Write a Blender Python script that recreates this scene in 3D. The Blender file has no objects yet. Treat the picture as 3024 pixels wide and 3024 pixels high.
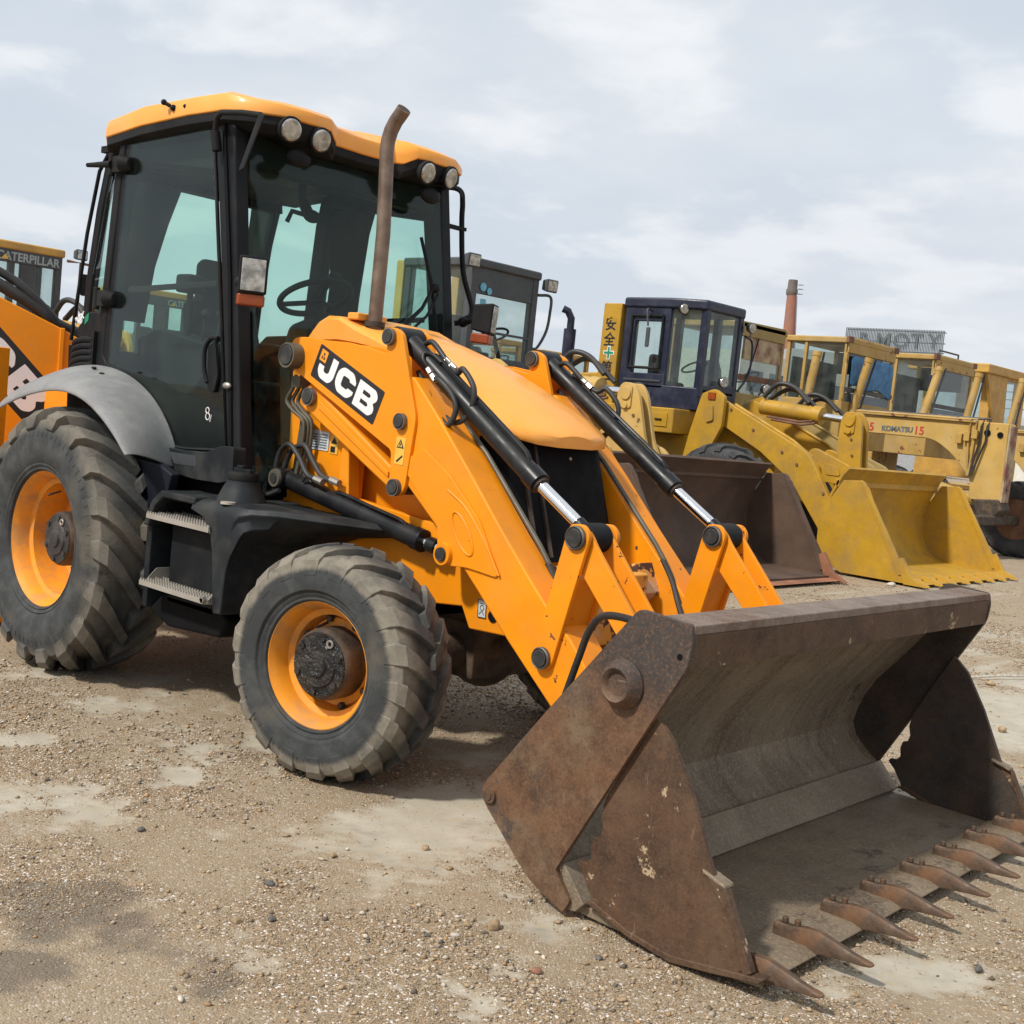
import bpy, bmesh, math, random
import numpy as np
from mathutils import Vector, Matrix
random.seed(7); rng = np.random.default_rng(7)
S = bpy.context.scene
C = bpy.context.collection
R = math.radians

# ------------------------------------------------------------------ camera
cam = bpy.data.cameras.new('camera'); cam_ob = bpy.data.objects.new('camera', cam); C.objects.link(cam_ob)
cam.sensor_width = 36; cam.lens = 42.32; cam.clip_start = .05; cam.clip_end = 6000
yaw, pit, rol = R(131.837), R(4.544), R(5.831)
fw = Vector((math.cos(yaw)*math.cos(pit), math.sin(yaw)*math.cos(pit), -math.sin(pit)))
rt = Vector((math.sin(yaw), -math.cos(yaw), 0)); up = rt.cross(fw)
r2 = math.cos(rol)*rt + math.sin(rol)*up; u2 = -math.sin(rol)*rt + math.cos(rol)*up
M = Matrix((r2, u2, -fw)).transposed().to_4x4(); M.translation = (5.965, -4.133, 1.570)
cam_ob.matrix_world = M; S.camera = cam_ob

# ------------------------------------------------------------------ sky, sun, exposure
SUN_DIR = Vector((-0.13, -0.66, 0.74)).normalized()      # towards the sun
w = bpy.data.worlds.new('World'); S.world = w; w.use_nodes = True
nt = w.node_tree; nt.nodes.clear(); N = nt.nodes.new; L = nt.links.new
out = N('ShaderNodeOutputWorld'); bg = N('ShaderNodeBackground'); L(bg.outputs[0], out.inputs[0])
sky = N('ShaderNodeTexSky'); sky.sky_type = 'NISHITA'; sky.sun_disc = False
sky.sun_elevation = math.asin(SUN_DIR.z); sky.sun_rotation = math.atan2(SUN_DIR.x, SUN_DIR.y)
sky.air_density = 1.0; sky.dust_density = 2.5; sky.ozone_density = 1.0
sc = N('ShaderNodeVectorMath'); sc.operation = 'SCALE'; sc.inputs['Scale'].default_value = .085; L(sky.outputs[0], sc.inputs[0])
tc = N('ShaderNodeTexCoord'); sep = N('ShaderNodeSeparateXYZ'); L(tc.outputs['Generated'], sep.inputs[0])
def math_n(op, a, b=None):
    n = N('ShaderNodeMath'); n.operation = op
    for i, q in enumerate((a, b)):
        if q is None: continue
        if isinstance(q, (int, float)): n.inputs[i].default_value = q
        else: L(q, n.inputs[i])
    return n.outputs[0]
zc = math_n('ADD', math_n('MAXIMUM', sep.outputs[2], 0.0), .22)
cmb = N('ShaderNodeCombineXYZ'); L(math_n('DIVIDE', sep.outputs[0], zc), cmb.inputs[0]); L(math_n('DIVIDE', sep.outputs[1], zc), cmb.inputs[1])
def wnoise(scale, det, off, rough=.55, dist=0.):
    mp = N('ShaderNodeMapping'); mp.inputs['Location'].default_value = off; L(cmb.outputs[0], mp.inputs[0])
    n = N('ShaderNodeTexNoise'); n.inputs['Scale'].default_value = scale; n.inputs['Detail'].default_value = det
    n.inputs['Roughness'].default_value = rough; n.inputs['Distortion'].default_value = dist; L(mp.outputs[0], n.inputs['Vector']); return n.outputs[0]
def wramp(f, stops):
    r = N('ShaderNodeValToRGB'); L(f, r.inputs[0])
    while len(r.color_ramp.elements) < len(stops): r.color_ramp.elements.new(.5)
    for e, (p, c) in zip(r.color_ramp.elements, stops): e.position = p; e.color = (*c, 1) if len(c) == 3 else c
    r.color_ramp.interpolation = 'EASE'; return r.outputs[0]
def wmix(fac, a, b):
    m = N('ShaderNodeMix'); m.data_type = 'RGBA'
    L(fac, m.inputs[0]) if not isinstance(fac, float) else setattr(m.inputs[0], 'default_value', fac)
    for q, i in ((a, 6), (b, 7)):
        if isinstance(q, tuple): m.inputs[i].default_value = (*q, 1)
        else: L(q, m.inputs[i])
    return m.outputs[2]
veil = wmix(.80, sc.outputs[0], (.675, .76, .85))                      # thin haze over the whole sky
big = wramp(wnoise(.75, 5, (3.1, 1.7, 0), .5, .3), [(.36, (0, 0, 0)), (.62, (1, 1, 1))])
puff = wramp(wnoise(2.6, 7, (8.3, 2.2, 0), .5, .15), [(.48, (0, 0, 0)), (.62, (1, 1, 1))])
shade = wramp(wnoise(1.3, 6, (5.2, 6.6, 0), .55), [(.33, (.63, .68, .755)), (.66, (.80, .825, .86))])
c1 = wmix(math_n('MULTIPLY', big, .75), veil, shade)
c2 = wmix(math_n('MULTIPLY', puff, .7), c1, (.90, .915, .935))
low = wramp(sep.outputs[2], [(0.0, (1, 1, 1)), (.30, (0, 0, 0))])
c3 = wmix(math_n('MULTIPLY', low, .45), c2, (.67, .71, .775))
L(c3, bg.inputs[0]); bg.inputs[1].default_value = 1.05
sun = bpy.data.lights.new('sun', 'SUN'); sun.energy = 4.0; sun.angle = R(4.0); sun.color = (1, .95, .86)
sun_ob = bpy.data.objects.new('sun', sun); C.objects.link(sun_ob); sun_ob.rotation_euler = SUN_DIR.to_track_quat('Z', 'Y').to_euler()
S.view_settings.view_transform = 'Standard'; S.view_settings.look = 'None'; S.view_settings.exposure = 0.0; S.view_settings.gamma = 1
S.render.resolution_x = 1024; S.render.resolution_y = 1024
try: S.cycles.transparent_max_bounces = 24
except Exception: pass

# ------------------------------------------------------------------ materials
MATS = {}
def mat(name, base, rough=.5, metal=0., var=.15, vscale=5., dirt=None, dirt_amt=.4, dirt_scale=3., bump=0., bscale=40., coat=0., chips=None, chip_lo=.66, chip_scale=14., chip_rough=.8, spec=.5, dirt2=None, dirt2_lo=.6, dirt2_scale=1.2, dirt_stretch=(1, 1, 1), scratch=None, scratch_amt=.5, scratch_vec=(6, 6, 60), grit=.0, zdark=None, nrough=.6):
    m = bpy.data.materials.new(name); m.use_nodes = True; t = m.node_tree; n = t.nodes; l = t.links.new
    b = n['Principled BSDF']; b.inputs['Roughness'].default_value = rough; b.inputs['Metallic'].default_value = metal
    b.inputs['Specular IOR Level'].default_value = spec
    if coat: b.inputs['Coat Weight'].default_value = coat; b.inputs['Coat Roughness'].default_value = .12
    co = n.new('ShaderNodeTexCoord').outputs['Object']
    def noise(scale, det=5, off=0, vec=None):
        q = n.new('ShaderNodeTexNoise'); q.inputs['Scale'].default_value = scale; q.inputs['Detail'].default_value = det
        q.inputs['Roughness'].default_value = nrough
        mp = n.new('ShaderNodeMapping'); mp.inputs['Location'].default_value = (off, off*.7, off*1.3)
        if vec: mp.inputs['Scale'].default_value = vec
        l(co, mp.inputs[0]); l(mp.outputs[0], q.inputs['Vector']); return q.outputs[0]
    def ramp(f, a, bb):
        q = n.new('ShaderNodeMapRange'); q.inputs[1].default_value = a; q.inputs[2].default_value = bb; q.interpolation_type = 'SMOOTHSTEP'; l(f, q.inputs[0]); return q.outputs[0]
    def mix(fac, a, c):
        q = n.new('ShaderNodeMix'); q.data_type = 'RGBA'; l(fac, q.inputs[0])
        for s, i in ((a, 6), (c, 7)):
            if isinstance(s, tuple): q.inputs[i].default_value = (*s, 1)
            else: l(s, q.inputs[i])
        return q.outputs[2]
    def scl(f, k):
        q = n.new('ShaderNodeMath'); q.operation = 'MULTIPLY'; q.inputs[1].default_value = k; l(f, q.inputs[0]); return q.outputs[0]
    def mixf(fac, a, c):
        q = n.new('ShaderNodeMix'); l(fac, q.inputs[0])
        for s, i in ((a, 2), (c, 3)):
            if isinstance(s, (int, float)): q.inputs[i].default_value = s
            else: l(s, q.inputs[i])
        return q.outputs[0]
    lo = tuple(c*(1-var) for c in base); hi = tuple(min(1, c*(1+var)) for c in base)
    col = mix(ramp(noise(vscale), .3, .7), lo, hi); ro = mixf(ramp(noise(vscale*2.3, 5, 4), .3, .7), max(.02, rough-.06), min(1, rough+.08))
    if dirt:
        f = scl(ramp(noise(dirt_scale, 8, 2, dirt_stretch), .42, .68), dirt_amt); col = mix(f, col, dirt); ro = mixf(f, ro, .85)
    if dirt2:
        f = ramp(noise(dirt2_scale, 9, 11), dirt2_lo, dirt2_lo+.08); col = mix(f, col, dirt2); ro = mixf(f, ro, .9)
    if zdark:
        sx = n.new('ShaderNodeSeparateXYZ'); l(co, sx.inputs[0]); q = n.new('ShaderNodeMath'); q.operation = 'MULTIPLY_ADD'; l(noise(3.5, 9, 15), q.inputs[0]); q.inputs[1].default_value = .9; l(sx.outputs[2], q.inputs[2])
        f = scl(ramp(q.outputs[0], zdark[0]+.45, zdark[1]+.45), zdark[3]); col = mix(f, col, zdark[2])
    if chips:
        f = ramp(noise(chip_scale, 9, 7), chip_lo, chip_lo+.03); col = mix(f, col, chips); ro = mixf(f, ro, chip_rough)
    if scratch:
        for vv, off_ in ((scratch_vec, 21), ((scratch_vec[2], scratch_vec[1], scratch_vec[0]), 31)):
            f = scl(ramp(noise(1.0, 3, off_, vv), .66, .76), scratch_amt); col = mix(f, col, scratch)
    if grit:
        f = scl(ramp(noise(95., 3, 41), .45, .75), grit); col = mix(f, col, tuple(min(1, c*2.1) for c in base)); f = scl(ramp(noise(70., 3, 47), .5, .8), grit); col = mix(f, col, tuple(c*.35 for c in base))
    l(col, b.inputs['Base Color']); l(ro, b.inputs['Roughness'])
    if bump:
        q = n.new('ShaderNodeBump'); q.inputs['Strength'].default_value = bump; q.inputs['Distance'].default_value = .01
        l(noise(bscale, 8, 3), q.inputs['Height']); l(q.outputs[0], b.inputs['Normal'])
    MATS[name] = m; return m
def glass(name, tint, refl=.9, dust=.03, dustcol=(.45, .47, .45)):
    m = bpy.data.materials.new(name); m.use_nodes = True; t = m.node_tree; n = t.nodes; l = t.links.new; n.clear()
    o = n.new('ShaderNodeOutputMaterial'); tr = n.new('ShaderNodeBsdfTransparent'); tr.inputs[0].default_value = (*tint, 1)
    gl = n.new('ShaderNodeBsdfGlossy'); gl.inputs['Roughness'].default_value = .015; gl.inputs[0].default_value = (refl,)*3+(1,)
    df = n.new('ShaderNodeBsdfDiffuse'); df.inputs[0].default_value = (*dustcol, 1)
    lw = n.new('ShaderNodeLayerWeight'); lw.inputs[0].default_value = .5
    pw = n.new('ShaderNodeMath'); pw.operation = 'POWER'; l(lw.outputs['Facing'], pw.inputs[0]); pw.inputs[1].default_value = 4
    fr = n.new('ShaderNodeMath'); fr.operation = 'MULTIPLY_ADD'; l(pw.outputs[0], fr.inputs[0]); fr.inputs[1].default_value = .5; fr.inputs[2].default_value = .016
    m1 = n.new('ShaderNodeMixShader'); l(fr.outputs[0], m1.inputs[0]); l(tr.outputs[0], m1.inputs[1]); l(gl.outputs[0], m1.inputs[2])
    m2 = n.new('ShaderNodeMixShader'); l(m1.outputs[0], m2.inputs[1]); l(df.outputs[0], m2.inputs[2])
    co = n.new('ShaderNodeTexCoord'); no = n.new('ShaderNodeTexNoise'); no.inputs['Scale'].default_value = 4; no.inputs['Detail'].default_value = 6; l(co.outputs['Object'], no.inputs['Vector'])
    mr = n.new('ShaderNodeMapRange'); mr.inputs[1].default_value = .3; mr.inputs[2].default_value = .75; mr.inputs[3].default_value = dust*.4; mr.inputs[4].default_value = dust*1.8; l(no.outputs[0], mr.inputs[0]); l(mr.outputs[0], m2.inputs[0])
    l(m2.outputs[0], o.inputs[0]); MATS[name] = m; return m
mat('orange', (.80, .262, .0035), .42, var=.05, dirt=(.55, .24, .05), dirt_amt=.2, dirt_scale=5, coat=.06, spec=.3, bump=.02, bscale=9, nrough=.7, scratch=(.42, .15, .02), scratch_amt=.30, scratch_vec=(5, 5, 45), chips=(.16, .07, .03), chip_lo=.735, chip_scale=30)
mat('orange_worn', (.80, .262, .0035), .45, spec=.3, var=.07, dirt=(.50, .24, .06), dirt_amt=.22, dirt_scale=5, chips=(.10, .045, .025), chip_lo=.655, chip_scale=16)
mat('orange_faded', (.84, .335, .040), .40, spec=.4, var=.05, dirt=(.80, .40, .12), dirt_amt=.35, dirt_scale=3, coat=.16, chips=(.30, .17, .08), chip_lo=.74, chip_scale=22)
mat('orange_rim', (.82, .30, .018), .5, var=.1, dirt=(.33, .20, .10), dirt_amt=.6, dirt_scale=7, chips=(.06, .04, .03), chip_lo=.70, chip_scale=18)
mat('orange_peeled', (.66, .30, .05), .6, var=.12, dirt=(.55, .48, .38), dirt_amt=.8, dirt_scale=5, chips=(.07, .03, .02), chip_lo=.55, chip_scale=9)
mat('black_paint', (.008, .0085, .010), .36, spec=.3, var=.2, dirt=(.035, .032, .03), dirt_amt=.4, dirt_scale=6)
mat('black_plastic', (.009, .010, .012), .6, spec=.16, var=.2, dirt=(.035, .033, .03), dirt_amt=.5, dirt_scale=4, bump=.08, bscale=90)
mat('tank_plastic', (.014, .017, .020), .5, spec=.2, var=.2, dirt=(.055, .054, .05), dirt_amt=.6, dirt_scale=5, bump=.06, bscale=70)
mat('black_matte', (.006, .006, .007), .75, spec=.12, var=.2)
mat('dark_trim', (.008, .009, .011), .45, spec=.18, var=.15, dirt=(.028, .026, .024), dirt_amt=.35)
mat('grey_fender', (.195, .196, .20), .62, var=.12, vscale=4, grit=.15, dirt=(.285, .28, .265), dirt_amt=.6, dirt_scale=7, nrough=.7, bump=.05, bscale=60)
mat('rubber', (.040, .041, .042), .8, var=.25, vscale=9, dirt=(.20, .165, .12), dirt_amt=.8, dirt_scale=3.2, bump=.25, bscale=45, dirt2=(.145, .115, .08), dirt2_lo=.60, dirt2_scale=2.2)
mat('rubber_far', (.035, .037, .042), .8, var=.25, dirt=(.10, .095, .085), dirt_amt=.5, dirt_scale=4)
mat('hub_grease', (.012, .012, .013), .16, var=.3, dirt=(.07, .055, .035), dirt_amt=.4, dirt_scale=14, bump=1.6, bscale=38, chips=(.42, .40, .36), chip_lo=.66, chip_scale=60, chip_rough=.4)  # chips here paint bright glints of the shiny, bumpy grease into the colour
mat('hub_rust', (.042, .030, .022), .7, var=.4, vscale=12, dirt=(.14, .09, .05), dirt_amt=.6, dirt_scale=9, bump=.3)
mat('hub_black', (.02, .021, .024), .5, var=.25, dirt=(.09, .08, .065), dirt_amt=.5, dirt_scale=16, bump=.4, bscale=30)
mat('chrome', (.80, .80, .82), .10, 1.0, var=.04)
mat('pin_ring', (.16, .15, .14), .45, .6, var=.3, dirt=(.06, .055, .05), dirt_amt=.6, dirt_scale=25)
mat('steel', (.42, .40, .37), .38, .9, var=.2, dirt=(.25, .22, .18), dirt_amt=.5)
mat('pin_dark', (.035, .034, .034), .5, .3, var=.3, dirt=(.10, .09, .08), dirt_amt=.5, dirt_scale=20)
mat('exhaust_rust', (.150, .105, .078), .48, .45, var=.25, vscale=14, dirt=(.26, .20, .16), dirt_amt=.6, dirt_scale=8)
mat('galvanised', (.37, .34, .30), .5, .3, var=.12, dirt=(.33, .29, .23), dirt_amt=.5, dirt_scale=9)
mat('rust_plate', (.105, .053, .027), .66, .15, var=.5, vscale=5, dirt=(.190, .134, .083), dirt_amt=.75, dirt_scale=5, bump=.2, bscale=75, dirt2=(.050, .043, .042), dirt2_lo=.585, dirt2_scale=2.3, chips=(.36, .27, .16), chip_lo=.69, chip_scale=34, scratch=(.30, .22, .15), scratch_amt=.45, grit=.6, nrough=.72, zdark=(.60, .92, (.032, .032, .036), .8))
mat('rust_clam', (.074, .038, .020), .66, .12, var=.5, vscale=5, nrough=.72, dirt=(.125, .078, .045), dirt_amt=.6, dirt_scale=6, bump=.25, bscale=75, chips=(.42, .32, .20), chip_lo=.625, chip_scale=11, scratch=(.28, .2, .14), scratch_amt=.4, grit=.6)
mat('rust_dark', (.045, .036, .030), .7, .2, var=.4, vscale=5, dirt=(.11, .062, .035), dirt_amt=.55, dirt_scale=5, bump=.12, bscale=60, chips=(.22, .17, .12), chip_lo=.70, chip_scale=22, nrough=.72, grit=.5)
mat('arch_navy', (.008, .010, .017), .5, spec=.25, var=.2)
mat('bucket_inside', (.215, .172, .122), .62, .25, var=.25, vscale=3, dirt=(.105, .058, .034), dirt_amt=.7, dirt_scale=2.2, bump=.16, bscale=34, dirt_stretch=(.7, 5, .7), chips=(.36, .33, .28), chip_lo=.635, chip_scale=5, dirt2=(.06, .045, .035), dirt2_lo=.60, dirt2_scale=2.6, scratch=(.34, .29, .22), scratch_amt=.5, scratch_vec=(2, 34, 2), grit=.6, nrough=.72)
mat('bucket_floor', (.195, .148, .10), .6, .25, var=.2, vscale=4, dirt=(.21, .175, .13), dirt_amt=.6, dirt_scale=4, bump=.12, bscale=45, dirt_stretch=(3, .5, 1), dirt2=(.080, .06, .045), dirt2_lo=.57, dirt2_scale=2.4, scratch=(.30, .25, .19), scratch_amt=.5, scratch_vec=(40, 3, 3), grit=.6, nrough=.72)
mat('bucket_lip', (.185, .138, .105), .55, .3, var=.25, vscale=6, nrough=.72, dirt=(.115, .056, .034), dirt_amt=.8, dirt_scale=4, chips=(.42, .38, .34), chip_lo=.71, chip_scale=14, grit=.4)
mat('bucket_brown', (.075, .045, .030), .7, .1, var=.3, vscale=2.5, dirt=(.12, .065, .038), dirt_amt=.5, dirt_scale=2, bump=.1, bscale=30, grit=.3, chips=(.22, .18, .14), chip_lo=.72, chip_scale=12)
mat('rust_orange', (.26, .105, .052), .8, var=.3, vscale=3, dirt=(.13, .06, .04), dirt_amt=.6, dirt_scale=3)
mat('tooth_metal', (.095, .062, .042), .55, .35, var=.3, vscale=14, dirt=(.24, .12, .06), dirt_amt=.7, dirt_scale=12, bump=.3, bscale=50, chips=(.42, .34, .26), chip_lo=.69, chip_scale=24)
mat('hose', (.016, .016, .017), .5, var=.2, dirt=(.06, .055, .05), dirt_amt=.5)
mat('pipe_olive', (.115, .105, .078), .5, .3, var=.2)
mat('white_decal', (.78, .75, .76), .5, var=.04)
mat('black_decal', (.013, .013, .015), .4, var=.1)
mat('orange_decal', (.85, .30, .02), .45, var=.05)
mat('sticker_yellow', (.72, .42, .06), .5, var=.1)
mat('sticker_white', (.55, .58, .60), .5, var=.1, dirt=(.35, .38, .42), dirt_amt=.7, dirt_scale=60)
mat('lens_clear', (.42, .42, .40), .10, .6, var=.45, vscale=22, bump=.25, bscale=16)
mat('lens_amber', (.26, .05, .010), .3, var=.15)
mat('seat_fabric', (.010, .011, .012), .85, spec=.1, var=.2)
mat('interior', (.012, .014, .015), .7, spec=.15, var=.2)
mat('green_tape', (.05, .35, .25), .5)
glass('cab_glass', (.845, .95, .912), dust=.006)
glass('far_glass', (.90, .94, .93), dust=.05, dustcol=(.40, .43, .41))
mat('yellow', (.42, .232, .012), .5, nrough=.7, grit=.12, var=.10, vscale=3, dirt=(.24, .145, .045), dirt_amt=.6, dirt_scale=3, chips=(.10, .05, .02), chip_lo=.72, chip_scale=9)
mat('yellow_pale', (.48, .30, .075), .6, var=.10, vscale=3, dirt=(.48, .35, .16), dirt_amt=.5, dirt_scale=3, chips=(.14, .07, .03), chip_lo=.66, chip_scale=7)
mat('yellow_old', (.40, .245, .06), .65, var=.14, vscale=3, dirt=(.40, .29, .14), dirt_amt=.6, dirt_scale=3, chips=(.16, .055, .04), chip_lo=.63, chip_scale=5)
mat('yellow_dull', (.30, .21, .07), .7, var=.14, vscale=3, dirt=(.28, .22, .11), dirt_amt=.6, dirt_scale=3, chips=(.10, .06, .05), chip_lo=.66, chip_scale=6)
mat('peeling', (.42, .33, .20), .75, var=.15, vscale=4, dirt=(.20, .075, .06), dirt_amt=1., dirt_scale=2.6, bump=.3, bscale=12, chips=(.05, .03, .03), chip_lo=.62, chip_scale=6)
mat('cat_orange', (.50, .28, .055), .55, var=.12, dirt=(.35, .22, .09), dirt_amt=.5, chips=(.12, .06, .03), chip_lo=.68)
mat('navy', (.007, .010, .030), .38, var=.2, dirt=(.05, .055, .085), dirt_amt=.4)
mat('charcoal', (.045, .050, .056), .5, var=.15, dirt=(.09, .09, .09), dirt_amt=.4)
mat('rust_red', (.13, .060, .034), .8, var=.3, dirt=(.25, .13, .08), dirt_amt=.5)
mat('blue_tarp', (.03, .15, .33), .55, var=.3, vscale=9, bump=.6, bscale=14)
mat('sign_teal', (.12, .40, .55), .5)
mat('green_mark', (.005, .22, .12), .5)
mat('red_paint', (.45, .04, .03), .6, var=.3, vscale=30)
mat('grey_text', (.30, .34, .36), .5)
mat('dark_text', (.10, .12, .13), .6, var=.2)
mat('brick_red', (.30, .125, .085), .85, var=.14, vscale=.4, dirt=(.24, .14, .11), dirt_amt=.6, dirt_scale=.35)
mat('chimney_cap', (.13, .105, .095), .85, var=.2)
mat('lattice', (.13, .15, .16), .6, var=.2)
mat('plaster', (.60, .58, .53), .8, var=.08, dirt=(.40, .39, .36), dirt_amt=.4, dirt_scale=.6)
mat('plaster_grey', (.38, .40, .42), .8, var=.1)
mat('window_dark', (.05, .07, .09), .15, var=.2)
mat('stone_tan', (.34, .24, .14), .85, var=.35, vscale=30, bump=.3, bscale=90)
mat('stone_dark', (.12, .11, .10), .8, var=.35, vscale=30, bump=.3, bscale=90)
mat('stone_red', (.27, .125, .075), .85, var=.3, vscale=30, bump=.3, bscale=90)
mat('stone_pale', (.52, .47, .40), .8, var=.25, vscale=30, bump=.3, bscale=90)
mat('leaf', (.055, .085, .025), .7, var=.4, vscale=20)

# ------------------------------------------------------------------ mesh helpers
OFF = {}
class MB:
    def __init__(s): s.v = []; s.f = []
    def add(s, vs, fs):
        o = len(s.v); s.v += [tuple(p) for p in vs]; s.f += [tuple(i+o for i in f) for f in fs]; return s
    def box(s, x0, x1, y0, y1, z0, z1):
        return s.add([(x0,y0,z0),(x1,y0,z0),(x1,y1,z0),(x0,y1,z0),(x0,y0,z1),(x1,y0,z1),(x1,y1,z1),(x0,y1,z1)], [(0,3,2,1),(4,5,6,7),(0,1,5,4),(1,2,6,5),(2,3,7,6),(3,0,4,7)])
    def ext(s, pts, d):                                   # polygon in space pushed along d
        n = len(pts); d = Vector(d); a = [Vector(p) for p in pts]
        return s.add(a+[p+d for p in a], [tuple(range(n))[::-1], tuple(range(n, 2*n))]+[(i, (i+1) % n, (i+1) % n+n, i+n) for i in range(n)])
    def prism(s, poly, y0, y1): return s.ext([(x, y0, z) for x, z in poly], (0, y1-y0, 0))
    def prismx(s, poly, x0, x1): return s.ext([(x0, y, z) for y, z in poly], (x1-x0, 0, 0))
    def prismz(s, poly, z0, z1): return s.ext([(x, y, z0) for x, y in poly], (0, 0, z1-z0))
    def frame(s, d):
        d = Vector(d).normalized(); a = Vector((0, 0, 1)) if abs(d.z) < .9 else Vector((1, 0, 0)); u = d.cross(a).normalized(); return u, d.cross(u)
    def cyl(s, p0, p1, r0, r1=None, n=20):
        p0 = Vector(p0); p1 = Vector(p1); r1 = r0 if r1 is None else r1; u, v = s.frame(p1-p0); vs = []
        for p, r in ((p0, r0), (p1, r1)): vs += [p+r*(math.cos(2*math.pi*i/n)*u+math.sin(2*math.pi*i/n)*v) for i in range(n)]
        return s.add(vs, [tuple(range(n))[::-1], tuple(range(n, 2*n))]+[(i, (i+1) % n, (i+1) % n+n, i+n) for i in range(n)])
    def tube(s, pts, r, n=8, rs=None):
        P = [Vector(p) for p in pts]; u = None; vs = []; m = len(P)
        for i, p in enumerate(P):
            d = (P[min(i+1, m-1)]-P[max(i-1, 0)]).normalized()
            if u is None: u, _ = s.frame(d)
            u = (u-d*u.dot(d)).normalized(); v = d.cross(u); rr = rs[i] if rs else r
            vs += [p+rr*(math.cos(2*math.pi*k/n)*u+math.sin(2*math.pi*k/n)*v) for k in range(n)]
        fs = [tuple(range(n))[::-1], tuple(range((m-1)*n, m*n))]
        for i in range(m-1): fs += [(i*n+k, i*n+(k+1) % n, (i+1)*n+(k+1) % n, (i+1)*n+k) for k in range(n)]
        return s.add(vs, fs)
    def curve(s, pts, r, n=8, sub=6):                      # Catmull-Rom tube
        P = [Vector(p) for p in pts]; P = [2*P[0]-P[1]]+P+[2*P[-1]-P[-2]]; q = []
        for i in range(1, len(P)-2):
            for k in range(sub):
                t = k/sub; a, b, c, d = P[i-1:i+3]
                q.append(.5*((2*b)+(c-a)*t+(2*a-5*b+4*c-d)*t*t+(3*b-a-3*c+d)*t**3))
        q.append(P[-2]); return s.tube(q, r, n)
    def loft(s, rings, closed=True, caps=True):
        n = len(rings[0]); m = len(rings); vs = [p for r in rings for p in r]; fs = []
        for i in range(m-1):
            for k in range(n if closed else n-1): fs.append((i*n+k, i*n+(k+1) % n, (i+1)*n+(k+1) % n, (i+1)*n+k))
        if caps and closed: fs += [tuple(range(n))[::-1], tuple(range((m-1)*n, m*n))]
        return s.add(vs, fs)
    def lathe(s, prof, n=48, axis='y', o=(0, 0, 0), closed=False):   # profile of (along axis, radius)
        rings = []
        for a, r in prof:
            rg = []
            for i in range(n):
                t = 2*math.pi*i/n; c, q = r*math.cos(t), r*math.sin(t)
                p = {'y': (c, a, q), 'x': (a, c, q), 'z': (c, q, a)}[axis]; rg.append(tuple(p[j]+o[j] for j in range(3)))
            rings.append(rg)
        if closed: rings.append(rings[0])
        return s.loft(rings, True, not closed)
    def ball(s, c, r, n=12, sc=(1, 1, 1)):
        prof = [(-math.cos(math.pi*i/n)*r*sc[2], max(1e-4, math.sin(math.pi*i/n)*r)) for i in range(n+1)]; vs0 = len(s.v)
        s.lathe(prof, 2*n, 'z'); 
        for i in range(vs0, len(s.v)): x, y, z = s.v[i]; s.v[i] = (x*sc[0]+c[0], y*sc[1]+c[1], z+c[2])
        return s
    def torus(s, c, ax, Rr, r, n=36, k=8):
        u, v = s.frame(ax); c = Vector(c); P = [c+Rr*(math.cos(2*math.pi*i/n)*u+math.sin(2*math.pi*i/n)*v) for i in range(n)]; a = Vector(ax).normalized(); vs = []
        for i in range(n):
            d = (P[i]-c).normalized(); vs += [P[i]+r*(math.cos(2*math.pi*j/k)*d+math.sin(2*math.pi*j/k)*a) for j in range(k)]
        return s.add(vs, [(i*k+j, i*k+(j+1) % k, ((i+1) % n)*k+(j+1) % k, ((i+1) % n)*k+j) for i in range(n) for j in range(k)])
    def mirror_y(s, yc=0.):
        o = MB(); o.v = [(x, 2*yc-y, z) for x, y, z in s.v]; o.f = [f[::-1] for f in s.f]; return o
    def move(s, d): s.v = [(x+d[0], y+d[1], z+d[2]) for x, y, z in s.v]; return s
    def xf(s, M): s.v = [tuple(M @ Vector(p)) for p in s.v]; return s
    def build(s, name, m, parent=None, bevel=0., seg=2, smooth=38, local=False, sub=0, solid=0., recalc=True):
        me = bpy.data.meshes.new(name); off = Vector((0, 0, 0)) if (local or parent is None) else OFF.get(parent, Vector((0, 0, 0)))
        me.from_pydata([(p[0]-off.x, p[1]-off.y, p[2]-off.z) for p in s.v], [], s.f)
        if recalc:
            bm = bmesh.new(); bm.from_mesh(me); bmesh.ops.recalc_face_normals(bm, faces=bm.faces); bm.to_mesh(me); bm.free()
        if smooth:
            for p in me.polygons: p.use_smooth = True
            me.set_sharp_from_angle(angle=R(smooth))
        me.materials.append(MATS[m] if isinstance(m, str) else m)
        o = bpy.data.objects.new(name, me); C.objects.link(o)
        if parent: o.parent = parent; OFF[o] = off
        if solid: q = o.modifiers.new('solid', 'SOLIDIFY'); q.thickness = solid; q.offset = 0
        if sub: q = o.modifiers.new('sub', 'SUBSURF'); q.levels = sub; q.render_levels = sub
        if bevel:
            q = o.modifiers.new('bevel', 'BEVEL'); q.width = bevel; q.segments = seg; q.limit_method = 'ANGLE'; q.angle_limit = R(40); q.harden_normals = True
        return o
def tag(o, label, cat, group=None, kind=None):
    if label: o['label'] = label
    if cat: o['category'] = cat
    if group: o['group'] = group
    if kind: o['kind'] = kind
    return o
def thing(name, label, cat, loc=(0, 0, 0), group=None):
    o = bpy.data.objects.new(name, None); C.objects.link(o); o.location = loc; o.empty_display_size = .2; OFF[o] = Vector(loc); return tag(o, label, cat, group)
def sub_empty(name, parent, loc, rotz=0):
    o = bpy.data.objects.new(name, None); C.objects.link(o); o.parent = parent; o.location = Vector(loc)-OFF[parent]; o.rotation_euler.z = rotz; o.empty_display_size = .1; OFF[o] = Vector(loc); return o
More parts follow.
